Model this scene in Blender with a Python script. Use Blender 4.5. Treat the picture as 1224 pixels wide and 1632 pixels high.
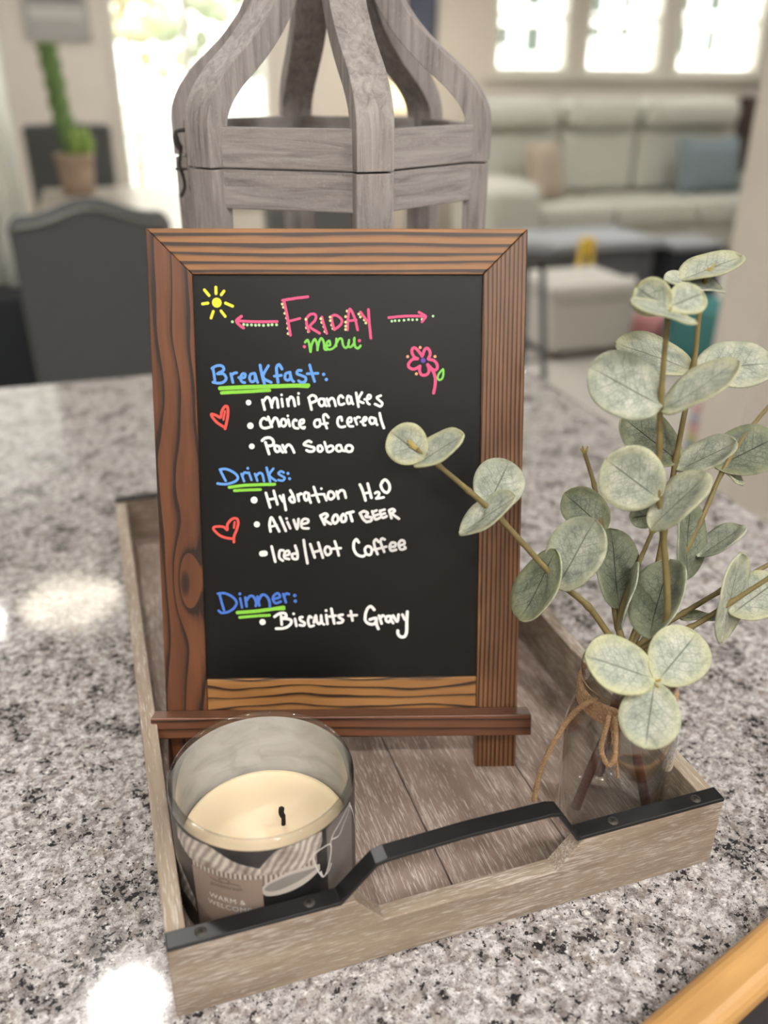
import bpy, math, random
from mathutils import Vector, Matrix, Euler
random.seed(7)
for o in list(bpy.data.objects): bpy.data.objects.remove(o)
SC = bpy.context.scene
COL = SC.collection
R = math.radians
# ------------------------------------------------------------------ camera, sky, exposure
# axes: x along the front edge of the tray and the room's back wall, y away from the viewer, counter top at z = 0
CAMZ, FPX = 0.4389, 1379.4
RT = Vector((0.95028507, -0.31133458, 0.00539132)); UP = Vector((0.13508048, 0.42778209, 0.89373136)); FW = Vector((0.28055578, 0.84857131, -0.44857016))
cam = bpy.data.cameras.new('camera'); camo = bpy.data.objects.new('camera', cam); COL.objects.link(camo)
camo.matrix_world = Matrix(((RT.x, UP.x, -FW.x, 0), (RT.y, UP.y, -FW.y, 0), (RT.z, UP.z, -FW.z, CAMZ), (0, 0, 0, 1)))
cam.sensor_fit = 'VERTICAL'; cam.sensor_height = 36; cam.lens = FPX/1632*36; cam.clip_start = 0.01; cam.clip_end = 200
cam.dof.use_dof = True; cam.dof.focus_distance = 0.525; cam.dof.aperture_fstop = cam.lens/8.2
SC.camera = camo
W = bpy.data.worlds.new('world'); SC.world = W; W.use_nodes = True
W.node_tree.nodes['Background'].inputs[0].default_value = (1.0, 0.985, 0.955, 1); W.node_tree.nodes['Background'].inputs[1].default_value = 2.2
SC.view_settings.view_transform = 'Standard'; SC.view_settings.look = 'None'; SC.view_settings.gamma = 1; SC.view_settings.exposure = 1.28
SC.cycles.use_denoising = True
SC.cycles.max_bounces = 10; SC.cycles.transparent_max_bounces = 24; SC.cycles.sample_clamp_indirect = 6
SUN = bpy.data.lights.new('sun', 'SUN'); SUN.energy = 2.6; SUN.angle = R(1); SUN.color = (1, .96, .88)
suno = bpy.data.objects.new('sun', SUN); COL.objects.link(suno); suno.rotation_euler = (R(38), 0, R(-18))      # high behind the viewer, over the roof
LAMP = 88.0            # radiance of the ceiling cans and the added fill cans
CANS_AND_FILL = [(-0.157, 1.425), (-0.274, 3.30), (0.75, -0.75), (-0.65, -1.1), (0.2, -1.7), (1.5, -0.7), (0.1, -0.65), (-1.1, -0.3), (1.3, 0.2), (-0.4, -2.0), (-0.62, 3.25), (-0.95, 3.4), (3.2, 3.6), (4.6, 5.2), (3.0, 5.9), (1.6, 4.4), (-0.55, 6.2), (0.7, 6.2), (2.1, 6.3), (4.3, 4.0), (5.6, 6.3)]  # extra cans over kitchen, curtain and living area are unseen fill, added to brighten
FLOOR, CEIL, WALLY = -0.92, 1.52, 7.4
# ------------------------------------------------------------------ node helpers
def srgb(*c):
    return tuple(((v/255)/12.92 if v/255 <= .04045 else ((v/255+.055)/1.055)**2.4) for v in c) + (1,)
def newmat(name):
    m = bpy.data.materials.new(name); m.use_nodes = True; nt = m.node_tree
    return m, nt, nt.nodes['Principled BSDF'], nt.nodes['Material Output']
def N(nt, t, ins=None, **props):
    n = nt.nodes.new(t)
    for k, v in props.items(): setattr(n, k, v)
    for k, v in (ins or {}).items():
        if isinstance(v, bpy.types.NodeSocket): nt.links.new(v, n.inputs[k])
        else: n.inputs[k].default_value = v
    return n
def M_(nt, op, a, b=0.0, c=0.0):
    return N(nt, 'ShaderNodeMath', {0: a, 1: b, 2: c}, operation=op).outputs[0]
def ramp(nt, fac, stops, interp='LINEAR'):
    n = nt.nodes.new('ShaderNodeValToRGB'); nt.links.new(fac, n.inputs[0]); e = n.color_ramp.elements; n.color_ramp.interpolation = interp
    while len(e) < len(stops): e.new(0.5)
    for i, (p, c) in enumerate(stops):
        e[i].position = p; e[i].color = c if len(c) == 4 else tuple(c)+(1,)
    return n.outputs[0]
def bw(a): return (a, a, a, 1)
def mix(nt, f, a, b, mode='MIX'):
    n = nt.nodes.new('ShaderNodeMix'); n.data_type = 'RGBA'; n.blend_type = mode
    for s, v in ((0, f), (6, a), (7, b)):
        if isinstance(v, bpy.types.NodeSocket): nt.links.new(v, n.inputs[s])
        else: n.inputs[s].default_value = v
    return n.outputs[2]
def gcoord(nt, scale=(1, 1, 1), loc=(0, 0, 0)):
    a = N(nt, 'ShaderNodeAttribute', attribute_name='gc')
    return N(nt, 'ShaderNodeMapping', {'Vector': a.outputs['Vector'], 'Scale': scale, 'Location': loc}).outputs[0]
def noise(nt, vec, scale, detail=3, rough=.55, dist=0.0):
    return N(nt, 'ShaderNodeTexNoise', {'Vector': vec, 'Scale': scale, 'Detail': detail, 'Roughness': rough, 'Distortion': dist}).outputs[0]
def bump(nt, b, h, strength=.3, dist=.001):
    n = N(nt, 'ShaderNodeBump', {'Height': h, 'Strength': strength, 'Distance': dist}); nt.links.new(n.outputs[0], b.inputs['Normal'])
def setc(nt, b, c):
    if isinstance(c, bpy.types.NodeSocket): nt.links.new(c, b.inputs['Base Color'])
    else: b.inputs['Base Color'].default_value = c
_plain = {}
def plain(name, c, rough=.6, var=.08, scale=60, metal=0.0, spec=.5, bmp=0.0, coat=0.0):
    """one colour broken by a faint noise"""
    if name in _plain: return _plain[name]
    m, nt, b, o = newmat(name)
    v = gcoord(nt); n = noise(nt, v, scale, 4)
    d = tuple(max(0, x*(1-var)) for x in c[:3])+(1,); l = tuple(min(1, x*(1+var)) for x in c[:3])+(1,)
    setc(nt, b, ramp(nt, n, [(.3, d), (.7, l)]))
    b.inputs['Roughness'].default_value = rough; b.inputs['Metallic'].default_value = metal; b.inputs['Specular IOR Level'].default_value = spec
    b.inputs['Coat Weight'].default_value = coat
    if bmp: bump(nt, b, n, bmp, .002)
    _plain[name] = m; return m
def emit(name, c, s):
    m, nt, b, o = newmat(name)
    b.inputs['Base Color'].default_value = c; b.inputs['Emission Color'].default_value = c; b.inputs['Emission Strength'].default_value = s
    return m
def thin_glass(name, tint, edge, rough=.02, amount=1.0):
    m, nt, b, o = newmat(name); nt.nodes.remove(b)
    lw = N(nt, 'ShaderNodeLayerWeight', {'Blend': .5})
    col = ramp(nt, lw.outputs['Facing'], [(0.35, tint), (.98, edge)])
    tr = N(nt, 'ShaderNodeBsdfTransparent', {'Color': col}); gl = N(nt, 'ShaderNodeBsdfGlossy', {'Color': (1, 1, 1, 1), 'Roughness': rough})
    f = M_(nt, 'MULTIPLY', M_(nt, 'ADD', .04, M_(nt, 'MULTIPLY', M_(nt, 'POWER', lw.outputs['Facing'], 5.0), .9)), amount)
    mx = N(nt, 'ShaderNodeMixShader', {0: f, 1: tr.outputs[0], 2: gl.outputs[0]})
    nt.links.new(mx.outputs[0], o.inputs[0]); return m
# ------------------------------------------------------------------ mesh helpers
class MB:
    def __init__(self): self.v, self.f, self.s, self.g = [], [], [], []
    def add(self, vs, fs, smooth=False, g=None):
        k = len(self.v); self.v += [Vector(p) for p in vs]; self.g += [Vector(p) for p in (g or vs)]
        self.f += [[i+k for i in q] for q in fs]; self.s += [smooth]*len(fs); return self
    def box(self, x0, x1, y0, y1, z0, z1, M=None):
        vs = [Vector((x, y, z)) for z in (z0, z1) for y in (y0, y1) for x in (x0, x1)]
        if M: vs = [M @ p for p in vs]
        return self.add(vs, [(0, 2, 3, 1), (4, 5, 7, 6), (0, 1, 5, 4), (2, 6, 7, 3), (0, 4, 6, 2), (1, 3, 7, 5)])
    def prism(self, poly, axis, a, b, back=None):
        """polygon in the two other axes, swept from a to b along axis"""
        def P(q, t):
            if axis == 'y': return Vector((q[0], t, q[1]))
            if axis == 'z': return Vector((q[0], q[1], t))
            return Vector((t, q[0], q[1]))
        n = len(poly); vs = [P(q, a) for q in poly]+[P(q, b) for q in (back or poly)]
        fs = [list(range(n)), list(range(2*n-1, n-1, -1))]+[(i, i+n, (i+1) % n+n, (i+1) % n) for i in range(n)]
        return self.add(vs, fs)
    def tube(self, pts, rad, n=8, caps=True, flat=1.0):
        pts = [Vector(p) for p in pts]; m = len(pts); rad = rad if isinstance(rad, (list, tuple)) else [rad]*m
        vs, fs, gs = [], [], []; up = None; L = 0
        for i, p in enumerate(pts):
            t = (pts[min(i+1, m-1)]-pts[max(i-1, 0)])
            t = t.normalized() if t.length > 1e-9 else Vector((0, 0, 1))
            if up is None: up = t.orthogonal().normalized()
            up = (up-t*up.dot(t)).normalized(); sd = t.cross(up)
            if i: L += (p-pts[i-1]).length
            for k in range(n):
                a = 2*math.pi*k/n; vs.append(p+(up*math.cos(a)+sd*math.sin(a)*flat)*rad[i]); gs.append(Vector((L, math.cos(a)*rad[i], math.sin(a)*rad[i])))
        for i in range(m-1):
            for k in range(n): fs.append((i*n+k, i*n+(k+1) % n, (i+1)*n+(k+1) % n, (i+1)*n+k))
        if caps: fs += [list(range(n-1, -1, -1)), list(range((m-1)*n, m*n))]
        return self.add(vs, fs, True, gs)
    def lathe(self, prof, n=48, c=(0, 0, 0), a0=0.0, a1=2*math.pi):
        full = abs(a1-a0-2*math.pi) < 1e-6; cols = n if full else n+1
        vs = []; fs = []
        for r, z in prof:
            for k in range(cols):
                a = a0+(a1-a0)*k/n; vs.append((c[0]+r*math.cos(a), c[1]+r*math.sin(a), c[2]+z))
        m = len(prof)
        for i in range(m-1):
            for k in range(n):
                q = (k+1) % cols; fs.append((i*cols+k, i*cols+q, (i+1)*cols+q, (i+1)*cols+k))
        if full and prof[0][0] > 1e-6 and getattr(self, 'capl', True) and prof[0] != prof[-1]: pass
        return self.add(vs, fs, True)
    def disc(self, c, r, n=24, up=(0, 0, 1)):
        u = Vector(up).normalized(); a = u.orthogonal().normalized(); b = u.cross(a); c = Vector(c)
        return self.add([c+(a*math.cos(2*math.pi*k/n)+b*math.sin(2*math.pi*k/n))*r for k in range(n)], [list(range(n))])
    def sphere(self, c, r, n=12, sq=(1, 1, 1)):
        vs, fs = [], []; c = Vector(c); m = n//2+1
        for i in range(m+1):
            t = math.pi*i/m
            for k in range(n):
                a = 2*math.pi*k/n; vs.append(c+Vector((math.sin(t)*math.cos(a)*r*sq[0], math.sin(t)*math.sin(a)*r*sq[1], math.cos(t)*r*sq[2])))
        for i in range(m):
            for k in range(n): fs.append((i*n+k, (i+1)*n+k, (i+1)*n+(k+1) % n, i*n+(k+1) % n))
        return self.add(vs, fs, True)
    def build(self, name, mat, parent=None, grain='xyz', bevel=0.0, seg=2, loc=None, rot=None, world=False, off=None, sub=0):
        me = bpy.data.meshes.new(name); o = bpy.data.objects.new(name, me); COL.objects.link(o)
        vs = self.v
        if world and parent is not None:
            p = parent; d = Vector((0, 0, 0))
            while p is not None: d += Vector(p.location); p = p.parent
            vs = [q-d for q in vs]
        me.from_pydata([tuple(q) for q in vs], [], self.f); me.validate(clean_customdata=False)
        ix = ['xyz'.index(c) for c in grain]; off = off or (random.uniform(0, 5), random.uniform(0, 5), random.uniform(0, 5))
        if off == 'none': off = (0, 0, 0)
        at = me.attributes.new('gc', 'FLOAT_VECTOR', 'POINT')
        for i, q in enumerate(self.g):
            if i < len(at.data): at.data[i].vector = (q[ix[0]]+off[0], q[ix[1]]+off[1], q[ix[2]]+off[2])
        for i, s in enumerate(self.s):
            if i < len(me.polygons): me.polygons[i].use_smooth = s
        if isinstance(mat, (list, tuple)):
            for q in mat: me.materials.append(q)
        else: me.materials.append(mat)
        if bevel:
            b = o.modifiers.new('edge', 'BEVEL'); b.width = bevel; b.segments = seg; b.limit_method = 'ANGLE'; b.angle_limit = R(40)
        if sub:
            s = o.modifiers.new('smooth', 'SUBSURF'); s.levels = sub; s.render_levels = sub
        if parent: o.parent = parent
        if loc: o.location = loc
        if rot: o.rotation_euler = rot
        return o
def thing(name, label, cat, loc=(0, 0, 0), rz=0.0, group=None):
    o = bpy.data.objects.new(name, None); COL.objects.link(o); o.location = loc; o.rotation_euler = (0, 0, rz)
    o.empty_display_size = .05
    o['label'] = label; o['category'] = cat
    if group: o['group'] = group
    return o
def tag(o, label, cat, group=None):
    o['label'] = label; o['category'] = cat
    if group: o['group'] = group
    return o
def plabel(o, t): o['label'] = t; return o
def struct(o): o['kind'] = 'structure'; return o
def dup(root, loc, rz=None, label=None):
    r = root.copy(); COL.objects.link(r); r.location = loc
    if rz is not None: r.rotation_euler = (0, 0, rz)
    if label: r['label'] = label
    for ch in list(root.children):
        c = ch.copy(); COL.objects.link(c); c.parent = r
        for g in list(ch.children):
            d = g.copy(); COL.objects.link(d); d.parent = c
    return r
def smooth_path(pts, k=6):
    pts = [Vector(p) for p in pts]; out = []
    for i in range(len(pts)-1):
        p0 = pts[max(i-1, 0)]; p1 = pts[i]; p2 = pts[i+1]; p3 = pts[min(i+2, len(pts)-1)]
        for j in range(k):
            t = j/k; out.append(.5*((2*p1)+(p2-p0)*t+(2*p0-5*p1+4*p2-p3)*t*t+(3*p1-p0-3*p2+p3)*t**3))
    return out+[pts[-1]]
# ------------------------------------------------------------------ materials
def granite():
    m, nt, b, o = newmat('speckled_granite'); v = gcoord(nt)
    big = noise(nt, v, 34, 3, .6, .6); mid = noise(nt, v, 150, 5, .65, .5); fine = noise(nt, v, 430, 4, .7, .3); blk = noise(nt, v, 210, 4, .72, .3)
    c = ramp(nt, mid, [(.32, srgb(92, 87, 87)), (.42, srgb(146, 139, 137)), (.52, srgb(186, 181, 180)), (.64, srgb(216, 212, 212))])
    warm = ramp(nt, noise(nt, v, 80, 4, .6, .5), [(.52, bw(0)), (.64, bw(1))]); c = mix(nt, M_(nt, 'MULTIPLY', warm, .5), c, srgb(146, 132, 120))
    gry = ramp(nt, big, [(.52, bw(0)), (.62, bw(1))]); c = mix(nt, M_(nt, 'MULTIPLY', gry, .55), c, srgb(112, 106, 106))
    c = mix(nt, M_(nt, 'MULTIPLY', ramp(nt, fine, [(.52, bw(0)), (.62, bw(1))]), .6), c, srgb(104, 98, 97))
    cl = M_(nt, 'ADD', M_(nt, 'MULTIPLY', M_(nt, 'SUBTRACT', big, .5), .55), blk)
    c = mix(nt, ramp(nt, cl, [(.575, bw(0)), (.605, bw(1))]), c, srgb(42, 40, 42))
    sp = noise(nt, v, 700, 2, .5); c = mix(nt, ramp(nt, sp, [(.63, bw(0)), (.66, bw(.9))]), c, srgb(52, 48, 50))
    wh = noise(nt, v, 260, 3, .6); c = mix(nt, M_(nt, 'MULTIPLY', ramp(nt, wh, [(.60, bw(0)), (.66, bw(1))]), .7), c, srgb(238, 235, 233))
    setc(nt, b, c); b.inputs['Roughness'].default_value = .07; b.inputs['Specular IOR Level'].default_value = .5
    return m
def tray_wood(name, base, dark, white, amt=.55, fr=1000):
    m, nt, b, o = newmat(name); v = gcoord(nt, (70, fr, fr)); v2 = gcoord(nt, (7, 60, 60)); v3 = gcoord(nt, (16, 260, 260))
    c = ramp(nt, noise(nt, v2, 1, 4, .6, .6), [(.3, dark), (.68, base)])
    s = noise(nt, v, 1.0, 5, .65, .5); patch = noise(nt, gcoord(nt, (9, 30, 30)), 1, 3)
    k = M_(nt, 'ADD', s, M_(nt, 'MULTIPLY', M_(nt, 'SUBTRACT', patch, .5), .3))
    c = mix(nt, M_(nt, 'MULTIPLY', ramp(nt, k, [(.52, bw(0)), (.62, bw(1))]), amt), c, white)
    pore = noise(nt, v3, 1, 4, .7, .3); c = mix(nt, M_(nt, 'MULTIPLY', ramp(nt, pore, [(.60, bw(0)), (.74, bw(1))]), .5), c, srgb(88, 70, 55))
    setc(nt, b, c); b.inputs['Roughness'].default_value = .62; bump(nt, b, s, .35, .0006); return m
def easel_wood(name, lines, dist, light, mid_, dark, wav=3.0, thr=(.50, .78), knot=None, fine=.35):
    """burnt pine: dark late-wood lines across the board, wandering along it"""
    m, nt, b, o = newmat(name); a = N(nt, 'ShaderNodeAttribute', attribute_name='gc').outputs['Vector']
    sp = N(nt, 'ShaderNodeSeparateXYZ', {0: a}); x, y = sp.outputs[0], sp.outputs[1]
    y = M_(nt, 'ADD', y, M_(nt, 'MULTIPLY', sp.outputs[2], .6))
    w = noise(nt, N(nt, 'ShaderNodeMapping', {'Vector': a, 'Scale': (wav, 18, 18)}).outputs[0], 1, 2, .5, .2)
    ph = M_(nt, 'ADD', M_(nt, 'MULTIPLY', y, lines), M_(nt, 'MULTIPLY', w, dist))
    if knot:
        kx, ky, amp = knot
        dx = M_(nt, 'DIVIDE', M_(nt, 'SUBTRACT', x, kx), .026); dy = M_(nt, 'DIVIDE', M_(nt, 'SUBTRACT', y, ky), .0085)
        r2 = M_(nt, 'ADD', M_(nt, 'MULTIPLY', dx, dx), M_(nt, 'MULTIPLY', dy, dy))
        g = M_(nt, 'POWER', 2.718, M_(nt, 'MULTIPLY', r2, -1.0)); ph = M_(nt, 'ADD', ph, M_(nt, 'MULTIPLY', g, amp))
    fr = M_(nt, 'FRACT', ph)
    tri = M_(nt, 'MULTIPLY', M_(nt, 'POWER', fr, 1.3), ramp(nt, fr, [(.93, bw(1)), (.995, bw(.1))]))
    br = noise(nt, N(nt, 'ShaderNodeMapping', {'Vector': a, 'Scale': (30, 500, 500)}).outputs[0], 1, 3, .6)
    k = M_(nt, 'ADD', tri, M_(nt, 'MULTIPLY', M_(nt, 'SUBTRACT', br, .5), fine))
    vary = noise(nt, N(nt, 'ShaderNodeMapping', {'Vector': a, 'Scale': (14, 90, 90)}).outputs[0], 1, 2, .5); k = M_(nt, 'ADD', k, M_(nt, 'MULTIPLY', M_(nt, 'SUBTRACT', vary, .5), .45))
    tone = noise(nt, N(nt, 'ShaderNodeMapping', {'Vector': a, 'Scale': (9, 60, 60)}).outputs[0], 1, 3, .6)
    c = mix(nt, ramp(nt, tone, [(.3, bw(0)), (.7, bw(1))]), mid_, light)
    c = mix(nt, M_(nt, 'MULTIPLY', ramp(nt, br, [(.4, bw(0)), (.75, bw(1))]), .35), c, mid_)
    c = mix(nt, ramp(nt, k, [(thr[0], bw(0)), (thr[1], bw(.55)), (min(1, thr[1]+.08), bw(1))]), c, dark)
    if knot:
        c = mix(nt, ramp(nt, r2, [(.02, bw(.9)), (.10, bw(.5)), (.16, bw(0))]), c, dark)
    sp2 = noise(nt, N(nt, 'ShaderNodeMapping', {'Vector': a, 'Scale': (200, 1500, 1500)}).outputs[0], 1, 1, .5)
    setc(nt, b, c); b.inputs['Roughness'].default_value = .38; b.inputs['Coat Weight'].default_value = .12; b.inputs['Coat Roughness'].default_value = .3
    bump(nt, b, k, -.45, .0007); return m
def lantern_paint(name='weathered_grey_paint'):
    m, nt, b, o = newmat(name); v = gcoord(nt, (14, 160, 160)); v2 = gcoord(nt)
    s = noise(nt, v, 1, 5, .65, .8); q = noise(nt, v2, 420, 4, .7)
    c = ramp(nt, s, [(.28, srgb(118, 112, 110)), (.5, srgb(156, 149, 146)), (.72, srgb(178, 171, 168))])
    c = mix(nt, M_(nt, 'MULTIPLY', ramp(nt, q, [(.56, bw(0)), (.7, bw(1))]), .35), c, srgb(198, 192, 189))
    st = noise(nt, gcoord(nt, (5, 70, 70)), 1, 4, .7, 1.2); c = mix(nt, M_(nt, 'MULTIPLY', ramp(nt, st, [(.60, bw(0)), (.70, bw(1))]), .5), c, srgb(92, 84, 80))
    setc(nt, b, c); b.inputs['Roughness'].default_value = .72; bump(nt, b, q, .45, .0008); return m
def leaf_mat(name, dk=1.0, vs=.85):
    m, nt, b, o = newmat(name); a = N(nt, 'ShaderNodeAttribute', attribute_name='gc').outputs['Vector']
    sp = N(nt, 'ShaderNodeSeparateXYZ', {0: a}); x, y, rho = sp.outputs
    oi = N(nt, 'ShaderNodeObjectInfo').outputs['Random']
    av = N(nt, 'ShaderNodeCombineXYZ', {0: x, 1: y, 2: M_(nt, 'MULTIPLY', oi, 9.0)}).outputs[0]
    ay = M_(nt, 'ABSOLUTE', y)
    mot = noise(nt, av, 95, 4, .65, .4); fine = noise(nt, av, 700, 3, .6)
    c = ramp(nt, mot, [(.3, srgb(140, 148, 136)), (.5, srgb(178, 184, 168)), (.7, srgb(206, 208, 194))])
    e = M_(nt, 'ADD', rho, M_(nt, 'MULTIPLY', M_(nt, 'SUBTRACT', mot, .5), .7))
    c = mix(nt, M_(nt, 'MULTIPLY', ramp(nt, e, [(.62, bw(0)), (1.0, bw(1))]), M_(nt, 'ADD', .15, M_(nt, 'MULTIPLY', oi, .5))), c, srgb(206, 204, 146))
    c = mix(nt, M_(nt, 'MULTIPLY', ramp(nt, fine, [(.55, bw(0)), (.7, bw(1))]), .35), c, srgb(120, 126, 106))
    wob = M_(nt, 'MULTIPLY', M_(nt, 'SUBTRACT', noise(nt, av, 120, 2), .5), .006)
    ph = M_(nt, 'FRACT', M_(nt, 'MULTIPLY', M_(nt, 'ADD', M_(nt, 'SUBTRACT', x, M_(nt, 'MULTIPLY', ay, .75)), wob), 165.0))
    vein = ramp(nt, M_(nt, 'ABSOLUTE', M_(nt, 'SUBTRACT', ph, .5)), [(.0, bw(1)), (.10, bw(0))])
    net = N(nt, 'ShaderNodeTexVoronoi', {'Vector': av, 'Scale': 330}, feature='DISTANCE_TO_EDGE').outputs[0]
    net = M_(nt, 'MULTIPLY', ramp(nt, net, [(.0, bw(1)), (.08, bw(0))]), .5)
    rib = ramp(nt, M_(nt, 'MULTIPLY', ay, 100.0), [(.02, bw(1)), (.055, bw(0))])
    k = M_(nt, 'MULTIPLY', M_(nt, 'MAXIMUM', M_(nt, 'MAXIMUM', M_(nt, 'MULTIPLY', vein, .55), rib), net), ramp(nt, rho, [(.55, bw(1)), (.97, bw(.15))]))
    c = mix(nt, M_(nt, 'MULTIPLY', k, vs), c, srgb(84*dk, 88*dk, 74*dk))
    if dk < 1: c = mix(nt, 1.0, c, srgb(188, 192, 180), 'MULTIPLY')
    setc(nt, b, c); b.inputs['Roughness'].default_value = .6; bump(nt, b, k, .25, .0004)
    tl = N(nt, 'ShaderNodeBsdfTranslucent', {'Color': c}); mx = N(nt, 'ShaderNodeMixShader', {0: .15, 1: b.outputs[0], 2: tl.outputs[0]})
    nt.links.new(mx.outputs[0], o.inputs[0]); return m
GRANITE = granite()
T_RAIL = tray_wood('whitewashed_rail_wood', srgb(166, 149, 130), srgb(132, 116, 100), srgb(210, 202, 193), .7)
T_FLOOR = tray_wood('whitewashed_plank_wood', srgb(164, 144, 132), srgb(136, 117, 107), srgb(214, 204, 196), .8, 950)
BLACKMETAL = plain('black_powder_coat', srgb(22, 21, 23), .36, .1, 300, 0, .4)
DARKMETAL = plain('aged_iron', srgb(70, 66, 62), .5, .2, 300, .6)
LANT = lantern_paint()
WALLP = plain('warm_greige_wall_paint', srgb(222, 214, 204), .85, .02, 6)
WHITEP = plain('white_trim_paint', srgb(226, 222, 210), .6, .02, 20)
GREYFAB = plain('charcoal_chair_fabric', srgb(86, 88, 90), .95, .12, 260)
DARKFAB = plain('near_black_fabric', srgb(40, 44, 50), .95, .12, 260)
SOFA = plain('pale_grey_leather', srgb(196, 196, 186), .5, .04, 40)
DWOOD = plain('dark_brown_wood', srgb(74, 60, 52), .5, .15, 30)
GLASS = thin_glass('clear_bottle_glass', (.988, .99, .988, 1), (.74, .75, .73, 1), .015, 2.0)
CGLASS = thin_glass('candle_jar_glass', (.985, .985, .982, 1), (.72, .72, .70, 1), .015, 1.4)
PANE = thin_glass('window_pane_glass', (.97, .98, .97, 1), (.9, .92, .9, 1))
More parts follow.
